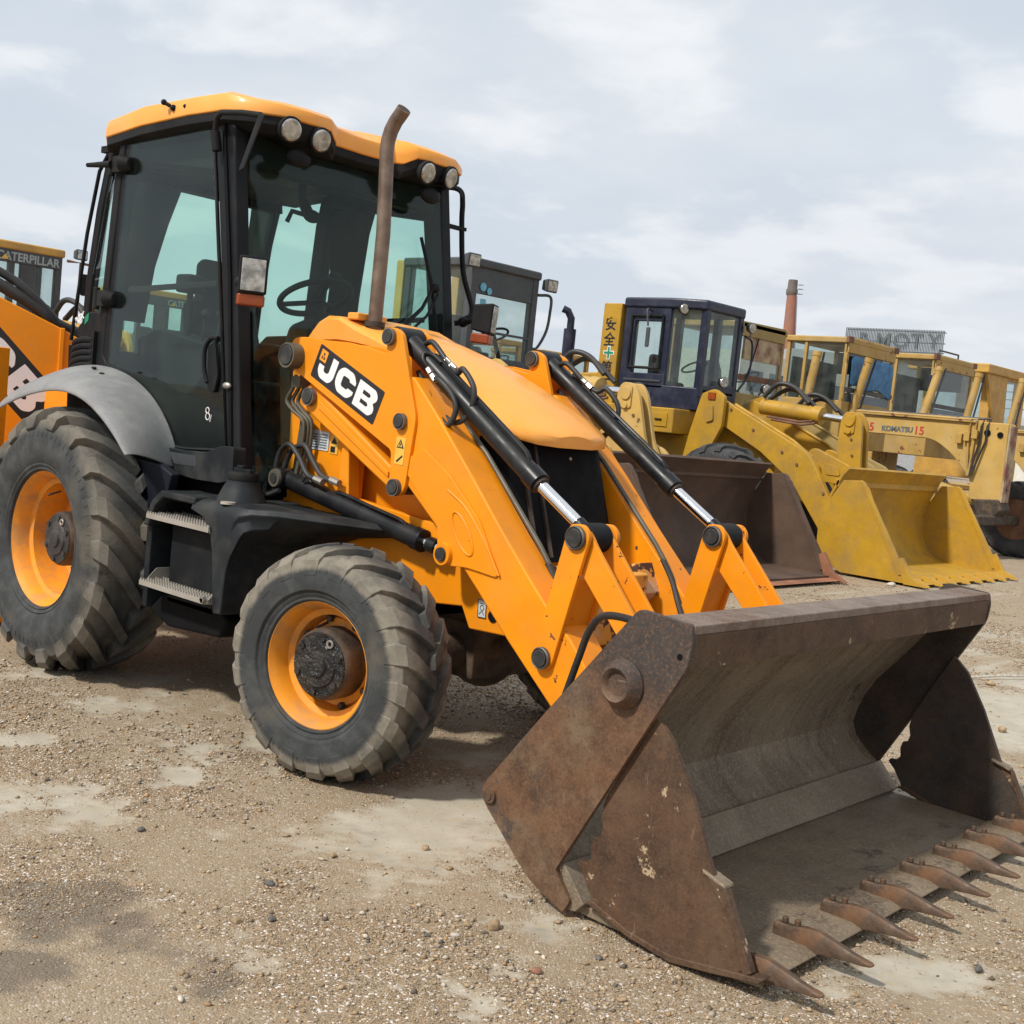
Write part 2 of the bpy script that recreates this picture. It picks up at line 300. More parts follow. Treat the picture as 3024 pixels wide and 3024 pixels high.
def copy_tree(o, parent=None):
    c = o.copy(); C.objects.link(c); c.parent = parent
    OFF[c] = OFF.get(o, Vector((0, 0, 0)))
    for ch in list(o.children): copy_tree(ch, c)
    return c
def text(name, s, size, org, xd, ud, m, parent, weight=0., depth=.0012, sx=1., centre=False):
    cu = bpy.data.curves.new('lettering', 'FONT'); cu.body = s; cu.size = size; cu.extrude = depth; cu.offset = weight
    if centre: cu.align_x = 'CENTER'
    t = bpy.data.objects.new('lettering', cu); C.objects.link(t); bpy.context.view_layer.update()
    me = bpy.data.meshes.new_from_object(t.evaluated_get(bpy.context.evaluated_depsgraph_get())); bpy.data.objects.remove(t); bpy.data.curves.remove(cu)
    x = Vector(xd).normalized(); u = Vector(ud).normalized(); nn = x.cross(u); off = OFF.get(parent, Vector((0, 0, 0))); org = Vector(org)
    for v in me.vertices: v.co = org+x*v.co.x*sx+u*v.co.y+nn*v.co.z-off
    me.materials.clear(); me.materials.append(MATS[m]); o = bpy.data.objects.new(name, me); C.objects.link(o); o.parent = parent; OFF[o] = off; return o
def arc(cx, cz, r, a0, a1, n): return [(cx+r*math.cos(R(a0+(a1-a0)*i/n)), cz+r*math.sin(R(a0+(a1-a0)*i/n))) for i in range(n+1)]
def fillet(poly, r, n=4):                                  # round the corners of a 2-D polygon
    out = []; m = len(poly)
    for i in range(m):
        a, b, c = Vector(poly[i-1]), Vector(poly[i]), Vector(poly[(i+1) % m]); rr = r[i] if isinstance(r, (list, tuple)) else r
        u = a-b; v = c-b; d = min(rr, u.length*.45, v.length*.45)
        if d < 1e-4: out.append(tuple(b)); continue
        p, q = b+u.normalized()*d, b+v.normalized()*d
        for k in range(n+1): t = k/n; w_ = p.lerp(b, t).lerp(b.lerp(q, t), t); out.append(tuple(w_))
    return out

# ------------------------------------------------------------------ ground
def vnoise(x, y, seed, oct=5, lac=2.03, gain=.5):
    r = np.random.default_rng(seed); T = r.random((256, 256)); tot = np.zeros_like(x); amp = 1.; nrm = 0.
    for k in range(oct):
        xi = np.floor(x).astype(int); yi = np.floor(y).astype(int); fx = x-xi; fy = y-yi; fx = fx*fx*(3-2*fx); fy = fy*fy*(3-2*fy)
        g = lambda a, b: T[a % 256, b % 256]
        tot += amp*((g(xi, yi)*(1-fx)+g(xi+1, yi)*fx)*(1-fy)+(g(xi, yi+1)*(1-fx)+g(xi+1, yi+1)*fx)*fy); nrm += amp
        x = x*lac+17.3; y = y*lac+9.1; amp *= gain
    return tot/nrm
def blobs(x, y, lst):
    m = np.zeros_like(x)
    for cx, cy, ax, ay, bx, by in lst:
        d = ax*by-ay*bx; u = ((x-cx)*by-(y-cy)*bx)/d; v = ((y-cy)*ax-(x-cx)*ay)/d; m = np.maximum(m, np.exp(-.7*(u*u+v*v)))
    return m
SLAB = [(1.79,-1.99,.08,.14,.13,-.06),(1.84,-1.59,.04,.07,.10,-.06),(2.22,-1.94,.08,.14,.16,-.09),(1.15,-1.71,.07,.14,.10,-.05),(3.29,-2.04,.08,.11,.10,-.07),(3.56,-2.19,.03,.04,.04,-.03),(2.30,-1.73,.04,.06,.07,-.04),
    (2.85,-.92,.12,.20,.17,-.16),(3.37,-1.97,.11,.16,.08,-.06),(3.56,-1.95,.04,.05,.07,-.06),(3.73,-1.99,.03,.04,.07,-.06),(4.59,-.65,.18,.24,.09,-.20),(3.40,3.44,.25,.5,.41,-1.13),(2.42,5.72,.11,.29,.20,-.52),(2.36,-.15,.07,.13,.07,-.07),
    (1.60,-.89,.03,.06,.10,-.07),(2.81,-.32,.16,.27,.18,-.20),(3.89,-1.76,.05,.07,.10,-.10),(4.3,1.4,.5,.6,.3,-.5),(1.3,12.2,.5,1.0,.3,-.6),(5.6,-.2,.5,.4,.3,-.4)]
STAIN = [(2.86,-2.39,.08,.12,.12,-.06),(3.18,-2.28,.07,.10,.09,-.05),(3.09,-2.57,.10,.14,.11,-.06),(3.03,-2.29,.03,.04,.07,-.04),(2.68,-2.45,.05,.07,.08,-.04),(3.44,-2.23,.03,.04,.06,-.04)]
def masks(x, y):
    wx = x+.55*(vnoise(x*2.1+7, y*2.1, 21, 4)-.5)+.16*(vnoise(x*9, y*9+4, 22, 4)-.5); wy = y+.55*(vnoise(x*2.1, y*2.1+9, 23, 4)-.5)+.16*(vnoise(x*9+3, y*9, 24, 4)-.5)
    n1 = vnoise(x*2.6, y*2.6, 3, 6, gain=.6); n2 = vnoise(x*10, y*10, 4, 5, gain=.6); n3 = vnoise(x*.9+5, y*.9, 5, 5, gain=.6); n4 = vnoise(x*34, y*34, 6, 4)
    c = blobs(wx, wy, SLAB)*.62+(n1-.5)*1.1+(n2-.5)*.9+(n4-.5)*.55+(n3-.5)*1.5
    slab = np.clip((c-.20)/.36, 0, 1)
    stain = np.clip((blobs(wx, wy, STAIN)+(n1-.5)*1.0+(n2-.5)*.9+(n4-.5)*.4-.30)/.4, 0, 1)
    grav = np.clip((vnoise(x*1.6+3, y*1.6+8, 8, 6, gain=.6)+(n2-.5)*.35-.44)/.2, 0, 1)*(1-slab*.9)
    return slab, stain, grav
def axis(a, b, step, far):
    lo = [a-step*1.35**k*4 for k in range(1, 30) if step*1.35**k*4 < far][::-1]; hi = [b+step*1.35**k*4 for k in range(1, 30) if step*1.35**k*4 < far]
    return np.array(lo+list(np.arange(a, b+1e-6, step))+hi)
gx = axis(-1.2, 5.6, .025, 3000); gy = axis(-3.3, 4.5, .025, 3000)
X, Y = np.meshgrid(gx, gy, indexing='ij'); nx, ny = X.shape
near = np.clip(1-np.maximum(np.abs(X-2)-8, np.abs(Y-3)-12)/6, 0, 1)
sl, stn, grv = masks(X, Y)
Z = (.012*(vnoise(X*1.1, Y*1.1, 11, 4)-.5)+.006*(vnoise(X*9, Y*9, 12, 3)-.5)*(1-sl)-.006*sl+.004*grv)*near-.004
me = bpy.data.meshes.new('ground'); idx = np.arange(nx*ny).reshape(nx, ny)
fq = np.stack([idx[:-1, :-1], idx[1:, :-1], idx[1:, 1:], idx[:-1, 1:]], -1).reshape(-1, 4)
me.vertices.add(nx*ny); me.vertices.foreach_set('co', np.stack([X, Y, Z], -1).astype(np.float32).ravel())
me.loops.add(fq.size); me.loops.foreach_set('vertex_index', fq.ravel().astype(np.int32)); me.polygons.add(len(fq)); me.polygons.foreach_set('loop_start', (np.arange(len(fq))*4).astype(np.int32)); me.polygons.foreach_set('use_smooth', np.ones(len(fq), bool)); me.update()
at = me.color_attributes.new('surface', 'FLOAT_COLOR', 'POINT'); at.data.foreach_set('color', np.stack([sl, stn, grv, np.ones_like(sl)], -1).astype(np.float32).ravel())
gm = bpy.data.materials.new('yard_ground'); gm.use_nodes = True; t = gm.node_tree; n = t.nodes; l = t.links.new; b = n['Principled BSDF']; b.inputs['Roughness'].default_value = .9; b.inputs['Specular IOR Level'].default_value = .25
co = n.new('ShaderNodeTexCoord').outputs['Object']; ca = n.new('ShaderNodeVertexColor'); ca.layer_name = 'surface'; sp = n.new('ShaderNodeSeparateColor'); l(ca.outputs[0], sp.inputs[0])
def gn(scale, det=6, rough=.6):
    q = n.new('ShaderNodeTexNoise'); q.inputs['Scale'].default_value = scale; q.inputs['Detail'].default_value = det; q.inputs['Roughness'].default_value = rough; l(co, q.inputs['Vector']); return q.outputs[0]
def gv(scale):
    q = n.new('ShaderNodeTexVoronoi'); q.inputs['Scale'].default_value = scale; l(co, q.inputs['Vector']); return q
def gr(f, a, bb, c=0., d=1.):
    q = n.new('ShaderNodeMapRange'); q.inputs[1].default_value = a; q.inputs[2].default_value = bb; q.inputs[3].default_value = c; q.inputs[4].default_value = d; q.interpolation_type = 'SMOOTHSTEP'; l(f, q.inputs[0]); return q.outputs[0]
def gmx(f, a, c, bt='MIX'):
    q = n.new('ShaderNodeMix'); q.data_type = 'RGBA'; q.blend_type = bt
    if isinstance(f, float): q.inputs[0].default_value = f
    else: l(f, q.inputs[0])
    for s, i in ((a, 6), (c, 7)):
        if isinstance(s, tuple): q.inputs[i].default_value = (*s, 1)
        else: l(s, q.inputs[i])
    return q.outputs[2]
def gmul(a, c):
    q = n.new('ShaderNodeMath'); q.operation = 'MULTIPLY'
    for s, i in ((a, 0), (c, 1)):
        if isinstance(s, (float, int)): q.inputs[i].default_value = s
        else: l(s, q.inputs[i])
    return q.outputs[0]
v1 = gv(150); v2 = gv(70); cr = n.new('ShaderNodeValToRGB'); sv = n.new('ShaderNodeSeparateColor'); l(v1.outputs['Color'], sv.inputs[0]); l(sv.outputs[0], cr.inputs[0])
for e, (p, c) in zip([cr.color_ramp.elements[0], cr.color_ramp.elements[1], cr.color_ramp.elements.new(.3), cr.color_ramp.elements.new(.6), cr.color_ramp.elements.new(.85)], [(0, (0.136, 0.109, 0.083)), (1, (0.448, 0.390, 0.300)), (.3, (0.248, 0.179, 0.112)), (.6, (0.312, 0.226, 0.143)), (.85, (0.368, 0.257, 0.150))]): e.position = p; e.color = (*c, 1)
dirt = gmx(gr(gn(1.3), .3, .7), (0.284, 0.223, 0.152), (0.352, 0.283, 0.200))
dirt = gmx(gr(gn(14, 8), .35, .7), dirt, (0.308, 0.236, 0.157))
dirt = gmx(gmul(sp.outputs[2], .75), dirt, cr.outputs[0]); dirt = gmx(.22, dirt, cr.outputs[0])
conc = gmx(gr(gn(5, 9), .3, .72), (0.352, 0.316, 0.247), (0.440, 0.403, 0.331)); conc = gmx(gr(gn(60, 6), .58, .68), conc, (.33, .27, .20)); conc = gmx(gr(gn(11, 8), .5, .75), conc, (.40, .335, .245))
col = gmx(sp.outputs[0], dirt, conc)
col = gmx(gmul(sp.outputs[1], .72), col, (.125, .105, .082))
vd = gr(v2.outputs['Distance'], .0, .5); 
l(col, b.inputs['Base Color'])
bp = n.new('ShaderNodeBump'); bp.inputs['Distance'].default_value = .006; q = n.new('ShaderNodeMath'); q.operation = 'SUBTRACT'; q.inputs[0].default_value = 1.0; l(sp.outputs[0], q.inputs[1]); l(gr(q.outputs[0], 0, 1, .10, .6), bp.inputs['Strength'])
hh = n.new('ShaderNodeMath'); hh.operation = 'ADD'; l(gmul(v1.outputs['Distance'], -1.1), hh.inputs[0]); l(gn(55, 8, .7), hh.inputs[1]); l(hh.outputs[0], bp.inputs['Height']); l(bp.outputs[0], b.inputs['Normal'])
me.materials.append(gm); g = bpy.data.objects.new('ground', me); C.objects.link(g); tag(g, 'sandy gravel yard with worn concrete patches', None, kind='structure'); g['category'] = 'ground'

# pebbles: far too many to count, one object
def ground_z(x, y):
    s_, t_, g_ = masks(x, y); return .012*(vnoise(x*1.1, y*1.1, 11, 4)-.5)+.006*(vnoise(x*9, y*9, 12, 3)-.5)*(1-s_)-.006*s_+.004*g_-.004
def pebbles(name, npt, region, smin, smax, power):
    x = rng.uniform(region[0], region[1], npt*3); y = rng.uniform(region[2], region[3], npt*3); s_, t_, g_ = masks(x, y)
    keep = rng.random(npt*3) < (.10+.90*g_**1.3)*(1-.90*s_); x, y = x[keep][:npt], y[keep][:npt]; k = len(x)
    z = ground_z(x, y); sz = smin+(smax-smin)*rng.random(k)**power
    base = np.array([(1, 0, 0), (-1, 0, 0), (0, 1, 0), (0, -1, 0), (0, 0, 1), (0, 0, -1)], float); F = np.array([(0, 2, 4), (2, 1, 4), (1, 3, 4), (3, 0, 4), (2, 0, 5), (1, 2, 5), (3, 1, 5), (0, 3, 5)])
    a = rng.uniform(0, 6.283, k); ca_, sa_ = np.cos(a), np.sin(a); dims = np.stack([sz*rng.uniform(.8, 1.3, k), sz*rng.uniform(.55, 1., k), sz*rng.uniform(.35, .7, k)], -1)
    V = base[None]*dims[:, None]*(1+rng.uniform(-.25, .25, (k, 6, 1))); tl = rng.uniform(-.35, .35, k)
    vx = V[..., 0]*ca_[:, None]-V[..., 1]*sa_[:, None]; vy = V[..., 0]*sa_[:, None]+V[..., 1]*ca_[:, None]; vz = V[..., 2]+V[..., 0]*tl[:, None]
    P = np.stack([vx+x[:, None], vy+y[:, None], vz+(z+dims[:, 2]*.45)[:, None]], -1).reshape(-1, 3)
    f = (F[None]+(np.arange(k)*6)[:, None, None]).reshape(-1, 3); me = bpy.data.meshes.new(name)
    me.vertices.add(len(P)); me.vertices.foreach_set('co', P.astype(np.float32).ravel()); me.loops.add(f.size); me.loops.foreach_set('vertex_index', f.ravel().astype(np.int32)); me.polygons.add(len(f)); me.polygons.foreach_set('loop_start', (np.arange(len(f))*3).astype(np.int32)); me.update()
    pal = np.array([(0.369, 0.272, 0.169), (0.312, 0.220, 0.131), (0.410, 0.328, 0.231), (0.254, 0.196, 0.135), (0.123, 0.100, 0.077), (0.508, 0.440, 0.347), (0.377, 0.232, 0.115), (0.312, 0.256, 0.196)]); pw = np.array([.24, .2, .15, .13, .06, .06, .08, .08])
    ci = rng.choice(8, k, p=pw); colr = np.repeat(pal[ci]*rng.uniform(.75, 1.2, (k, 1)), 6, axis=0); at = me.color_attributes.new('tint', 'FLOAT_COLOR', 'POINT'); at.data.foreach_set('color', np.concatenate([colr, np.ones((len(colr), 1))], 1).astype(np.float32).ravel())
    me.materials.append(PEB); o = bpy.data.objects.new(name, me); C.objects.link(o); return o
PEB = bpy.data.materials.new('pebble'); PEB.use_nodes = True; q = PEB.node_tree.nodes.new('ShaderNodeVertexColor'); q.layer_name = 'tint'; PEB.node_tree.links.new(q.outputs[0], PEB.node_tree.nodes['Principled BSDF'].inputs['Base Color']); PEB.node_tree.nodes['Principled BSDF'].inputs['Roughness'].default_value = .85
tag(pebbles('gravel', 170000, (.2, 5.2, -2.95, .3), .0013, .0050, 2.8), 'fine tan gravel strewn over the near yard', 'gravel', kind='stuff')
tag(pebbles('gravel', 60000, (-2.5, 5.2, -1.8, 12.0), .004, .014, 2.4), 'coarser gravel between and in front of the parked machines', 'gravel', kind='stuff')
tag(pebbles('gravel', 1800, (.4, 5.2, -2.95, .3), .006, .013, 2.0), 'scattered larger pebbles on the near yard', 'gravel', kind='stuff')
# single loose stones
STN = [(3.15,-2.02,.017,'stone_tan'),(3.20,-1.93,.013,'stone_dark'),(3.33,-2.02,.009,'stone_tan'),(2.98,-1.78,.016,'stone_dark'),(3.62,-1.40,.022,'stone_tan'),(3.57,-1.47,.013,'stone_tan'),
    (3.60,-1.55,.011,'stone_pale'),(3.90,-1.52,.016,'stone_red'),(3.20,-1.18,.014,'stone_tan'),(3.02,-1.12,.013,'stone_tan'),(3.55,-1.62,.011,'stone_dark'),
    (2.35,-1.86,.012,'stone_dark'),(2.10,-1.70,.010,'stone_dark'),(1.70,-1.88,.011,'stone_dark'),(3.33,-2.32,.012,'stone_tan'),(3.45,-2.40,.012,'stone_pale'),(4.15,-1.45,.012,'stone_tan'),
    (3.95,-1.30,.012,'stone_dark'),(2.9,-1.45,.012,'stone_tan'),(4.72,-.35,.016,'stone_dark'),(4.55,-.85,.011,'stone_tan'),(3.9,1.9,.03,'stone_tan'),(3.5,3.2,.03,'stone_tan'),(2.9,4.6,.035,'stone_tan'),(3.2,5.2,.03,'stone_tan'),(4.2,.9,.02,'stone_dark'),(-.2,9.7,.06,'stone_pale')]
NM = {'stone_tan': 'tan', 'stone_dark': 'dark grey', 'stone_red': 'brick-red', 'stone_pale': 'pale'}
for x, y, r, m in STN:
    bm = bmesh.new(); bmesh.ops.create_icosphere(bm, subdivisions=2, radius=r)
    ph = [random.uniform(0, 6) for _ in range(6)]; sc3 = (random.uniform(.9, 1.35), random.uniform(.7, 1.), random.uniform(.5, .75))
    for v in bm.verts:
        d = v.co.normalized(); k = 1+.14*math.sin(3*d.x+ph[0])+.14*math.sin(4*d.y+ph[1])+.1*math.sin(5*d.z+ph[2]); v.co = Vector((v.co.x*k*sc3[0], v.co.y*k*sc3[1], v.co.z*k*sc3[2]))
    me = bpy.data.meshes.new('stone'); bm.to_mesh(me); bm.free(); me.materials.append(MATS[m])
    for p in me.polygons: p.use_smooth = True
    o = bpy.data.objects.new('stone', me); C.objects.link(o); gz = float(ground_z(np.array([x]), np.array([y]))[0]); o.location = (x, y, gz+r*sc3[2]*.75); o.rotation_euler.z = random.uniform(0, 6)
    tag(o, NM[m]+' loose stone lying on the gravel yard', 'stone', 'loose '+NM[m]+' stones on the yard')
tag(MB().tube([(2.72, 4.62, .012), (2.84, 4.98, .02), (2.99, 5.35, .012)], .008, 6).build('stick', 'stone_pale'), 'thin pale stick lying on the yard beyond the bucket', 'stick')
# weeds under the loader arms
mb = MB()
for k in range(520):
    r_ = random.random()**.6; a = random.uniform(0, 6.28); cx, cy = random.choice([(2.55, .55), (2.75, .75), (2.45, .95), (2.3, .75)]); x = cx+.22*r_*math.cos(a); y = cy+.25*r_*math.sin(a); h = random.uniform(.04, .15)*(1.2-r_*.6); d = random.uniform(0, 6.28); lx, ly = math.cos(d), math.sin(d); wd = .004; q = random.uniform(.01, .07)
    mb.add([(x-ly*wd, y+lx*wd, -.01), (x+ly*wd, y-lx*wd, -.01), (x+lx*q*.4+ly*wd*.7, y+ly*q*.4-lx*wd*.7, h*.6), (x+lx*q*.4-ly*wd*.7, y+ly*q*.4+lx*wd*.7, h*.6), (x+lx*q, y+ly*q, h)], [(0, 1, 2, 3), (3, 2, 4)])
tag(mb.build('weeds', 'leaf', smooth=0, recalc=False), 'short green weeds growing in the shade under the loader arms', 'weeds', kind='stuff')

# ------------------------------------------------------------------ wheels
def tyre_mat(name, Rr, lo, hi, amt=.95, tan=(.178, .158, .126), base=(.034, .036, .037)):
    m = bpy.data.materials.new(name); m.use_nodes = True; t = m.node_tree; n = t.nodes; l = t.links.new; b = n['Principled BSDF']
    co = n.new('ShaderNodeTexCoord').outputs['Object']; sp = n.new('ShaderNodeSeparateXYZ'); l(co, sp.inputs[0])
    def mt(op, a, c):
        q = n.new('ShaderNodeMath'); q.operation = op
        for s, i in ((a, 0), (c, 1)):
            if isinstance(s, (int, float)): q.inputs[i].default_value = s
            else: l(s, q.inputs[i])
        return q.outputs[0]
    def nz(sc, d=7):
        q = n.new('ShaderNodeTexNoise'); q.inputs['Scale'].default_value = sc; q.inputs['Detail'].default_value = d; q.inputs['Roughness'].default_value = .62; l(co, q.inputs['Vector']); return q.outputs[0]
    def mr(f, a, c, d=0., e=1.):
        q = n.new('ShaderNodeMapRange'); q.interpolation_type = 'SMOOTHSTEP'; q.inputs[1].default_value = a; q.inputs[2].default_value = c; q.inputs[3].default_value = d; q.inputs[4].default_value = e; l(f, q.inputs[0]); return q.outputs[0]
    def mx(f, a, c):
        q = n.new('ShaderNodeMix'); q.data_type = 'RGBA'; l(f, q.inputs[0])
        for s, i in ((a, 6), (c, 7)):
            if isinstance(s, tuple): q.inputs[i].default_value = (*s, 1)
            else: l(s, q.inputs[i])
        return q.outputs[2]
    rad = mt('SQRT', mt('ADD', mt('MULTIPLY', sp.outputs[0], sp.outputs[0]), mt('MULTIPLY', sp.outputs[2], sp.outputs[2])), 0)
    rr = mt('ADD', mt('DIVIDE', rad, Rr), mt('MULTIPLY', mt('SUBTRACT', nz(5), .5), .12))
    side = mx(mr(nz(9), .38, .7), base, tuple(c*1.9 for c in base)); side = mx(mr(nz(2.4), .5, .72), side, (.105, .090, .068))
    ay = mt('ABSOLUTE', sp.outputs[1], 0); f = mt('MULTIPLY', mt('MULTIPLY', mr(rr, lo, hi), mr(nz(5), .25, .6, .45, amt)), mr(mt('ADD', ay, mt('MULTIPLY', mt('SUBTRACT', nz(6), .5), .12)), Rr*.10, Rr*.30, .08, 1.)); tn = mx(mr(nz(22), .3, .7), tan, tuple(c*1.35 for c in tan)); col = mx(f, side, tn)
    col = mx(mr(nz(7, 9), .60, .70), col, (.05, .045, .04)); l(col, b.inputs['Base Color']); b.inputs['Roughness'].default_value = .82; b.inputs['Specular IOR Level'].default_value = .35
    bp = n.new('ShaderNodeBump'); bp.inputs['Strength'].default_value = .45; bp.inputs['Distance'].default_value = .006; l(nz(40, 9), bp.inputs['Height']); l(bp.outputs[0], b.inputs['Normal']); MATS[name] = m
tyre_mat('tyre_front', .47, .82, .88); tyre_mat('tyre_rear', .70, .78, .90, .80, (.158, .140, .112))
def tyre(Rr, W, rim, nl, lugh, lw, k, n=72, worn=.0):
    mb = MB(); h = W/2; c = Rr-lugh
    prof = [(-h*.80, rim), (-h*.90, rim+.008), (-h*.925, rim+.014), (-h*.90, rim+.02), (-h*.935, rim+.03), (-h*.95, rim+.036), (-h*.94, rim+.042), (-h*1.02, rim+.25*(c-rim)), (-h*1.05, rim+.5*(c-rim)), (-h*1.0, rim+.74*(c-rim)), (-h*.9, rim+.90*(c-rim)), (-h*.62, c-.006), (0, c)]
    prof = prof+[(-a, r) for a, r in prof[-2::-1]]; inner = [(h*.7, rim-.015), (-h*.7, rim-.015)]
    mb.lathe(prof+inner, n, closed=True)
    for sd in (-1, 1):
        for i in range(nl*4):
            th = 2*math.pi*i/(nl*4); r0 = rim+.60*(c-rim); r1 = rim+.74*(c-rim); a = .006/Rr; y0 = sd*h*1.035; y1 = sd*h*.995
            mb.loft([[(r_*math.cos(th-a), y_-sd*.02, r_*math.sin(th-a)), (r_*math.cos(th), y_+sd*.004, r_*math.sin(th)), (r_*math.cos(th+a), y_-sd*.02, r_*math.sin(th+a))] for r_, y_ in ((r0, y0), (r1, y1))])
    for sd in (-1, 1):
        for i in range(nl):
            t0 = 2*math.pi*(i+(.5 if sd > 0 else 0))/nl; rings = []
            for s, yf, rt_, rb, wf in ((0, -.04, 0, -1.1, .80), (.3, .26, -.003, -1.1, .92), (.65, .58, -.012, -1.15, 1.05), (.9, .86, -.030, -1.3, 1.22), (1.0, 1.0, -.062, -1.4, 1.28), (1.02, 1.055, -.125, None, 1.15)):
                th = t0+k*s; wj = random.uniform(.93, 1.07); a = lw*wf*wj/Rr/2; y = sd*h*yf; rt2 = Rr+rt_-worn*random.random()
                if rb is None: rb_ = rt2-.035; yb = y-sd*.05
                else: rb_ = rt2+lugh*rb; yb = y-sd*(.045 if s > .8 else 0)
                pt = lambda ang, r, yy: (r*math.cos(ang), yy, r*math.sin(ang))
                rings.append([pt(th-a*1.25, rb_, yb), pt(th-a, rt2, y), pt(th+a, rt2, y), pt(th+a*1.25, rb_, yb)])
            mb.loft(rings)
    return mb
def wheel(parent, loc, rot, Rr, W, rimr, nl, lugh, lw, k, tm, hub, left=False):
    w_ = sub_empty('wheel', parent, loc, rot+(math.pi if left else 0)); b = dict(parent=w_, local=True)
    tyre(Rr, W, rimr-.012, nl, lugh, lw, k).build('tyre', tm, smooth=28, bevel=.005, seg=2, **b)
    f = -W*.40                                              # outer flange plane
    MB().lathe([(f-.006, rimr), (f-.010, rimr-.012), (f+.006, rimr-.022), (f+.03, rimr-.035), (f+.075, rimr-.045), (f+.085, rimr-.07), (f+.15, rimr-.078), (f+hub['dish'], rimr-.09), (f+hub['dish']+.008, rimr*.5), (f+hub['dish']+.01, .05), (f+hub['dish']+.03, .05), (f+hub['dish']+.03, rimr-.06), (W*.40, rimr-.02), (W*.41, rimr), (W*.38, rimr), (f+.01, rimr-.002)], 64, closed=True).build('rim', 'orange_rim', smooth=30, **b)
    hr = hub['r']; y1 = f+hub['face']; y0 = f+hub['dish']+.02
    MB().lathe([(y0, hr*1.02), (y1+.03, hr*1.02), (y1+.012, hr), (y1, hr*.93), (y1-.002, hr*.62), (y1-.012, hr*.60), (y1-.012, hr*.32), (y1-.022, hr*.30), (y1-.022, .004)], 48).build('hub', hub['side'], smooth=35, **b)
    cap = MB(); cap.lathe([(y1-.001, hr*.92), (y1-.007, hr*.9), (y1-.009, hr*.64), (y1-.017, hr*.60), (y1-.018, hr*.34), (y1-.027, hr*.31), (y1-.028, .004)], 48)
    for i in range(6): a = i*math.pi/3+.4; cap.cyl((hr*.77*math.cos(a), y1-.003, hr*.77*math.sin(a)), (hr*.77*math.cos(a), y1-.017, hr*.77*math.sin(a)), .016, .014, 10)
    cap.build('hub_cap', hub['mat'], smooth=30, **b)
    q = MB(); a = 1.05; q.torus((hr*.76*math.cos(a), y1-.014, hr*.76*math.sin(a)), (0, 1, 0), .014, .005, 16, 6); q.build('drain_plug', 'steel', **b)
    for i in range(hub['nb']):
        a = 2*math.pi*(i+.35)/hub['nb']; rb = hub['br']; MB().cyl((rb*math.cos(a), f+hub['dish']+.005, rb*math.sin(a)), (rb*math.cos(a), f+hub['dish']-.022, rb*math.sin(a)), .017, .015, 6).build('bolt', 'hub_rust', bevel=.002, **b)
    q = MB(); a = 2.0; q.tube([((rimr-.10)*math.cos(a), f+.13, (rimr-.10)*math.sin(a)), ((rimr-.11)*math.cos(a+.05), f+.09, (rimr-.11)*math.sin(a+.05)), ((rimr-.11)*math.cos(a+.14), f+.07, (rimr-.11)*math.sin(a+.14))], .006, 6); q.build('valve', 'hub_rust', **b)
    return w_

# ------------------------------------------------------------------ the backhoe loader
B = thing('backhoe_loader', 'orange backhoe loader with tall black cab and wide rusty toothed bucket', 'backhoe loader', (1.0, 0, 0))
FH = dict(r=.147, dish=.125, face=.012, side='hub_rust', mat='hub_grease', nb=8, br=.183); RH = dict(r=.142, dish=.24, face=.075, side='hub_rust', mat='hub_black', nb=8, br=.205)
FW, RW = .345, .46
for sd in (-1, 1):
    wheel(B, (2.17, sd*(1.013-FW*.40), .480), .187, .497, FW, .271, 18, .032, .074, .30, 'tyre_front', FH, sd > 0)
    wheel(B, (0, sd*(1.095-RW*.40), .686), 0, .706, RW, .364, 18, .060, .085, .40, 'tyre_rear', RH, sd > 0)
def both(fn):                                              # the same part on the right (-1) and the left (+1) flank
    for sd in (-1, 1): fn(sd)
def flank(mb, sd): return mb if sd < 0 else mb.mirror_y()
# chassis
MB().prism([(-1.3, .55), (-1.3, 1.05), (1.1, 1.05), (2.45, 1.02), (2.62, .98), (2.68, .655), (2.46, .645), (2.405, .733), (2.24, .715), (1.70, .84), (1.2, .62)], -.42, .42).build('chassis', 'orange', B, bevel=.008)
MB().box(2.60, 2.86, -.30, .30, .62, .93).build('front_frame', 'orange_peeled', B, bevel=.012)
for y_ in (-.40, .27): MB().prism([(2.66, .92), (2.80, .97), (2.86, .84), (2.80, .78), (2.66, .80)], y_, y_+.13).build('front_bracket', 'orange_peeled', B, bevel=.006)
q = MB(); q.cyl((2.17, -.80, .474), (2.17, .80, .474), .085, n=16).box(2.05, 2.30, -.20, .20, .36, .62); q.ball((2.17, 0, .46), .17); q.build('front_axle', 'hub_rust', B, bevel=.01)
q = MB(); q.cyl((0, -.85, .686), (0, .85, .686), .12, n=16).box(-.2, .25, -.25, .25, .45, .95); q.build('rear_axle', 'black_paint', B)
MB().box(.2, 1.9, -.33, .33, .42, .64).build('sump_guard', 'black_matte', B, bevel=.02)
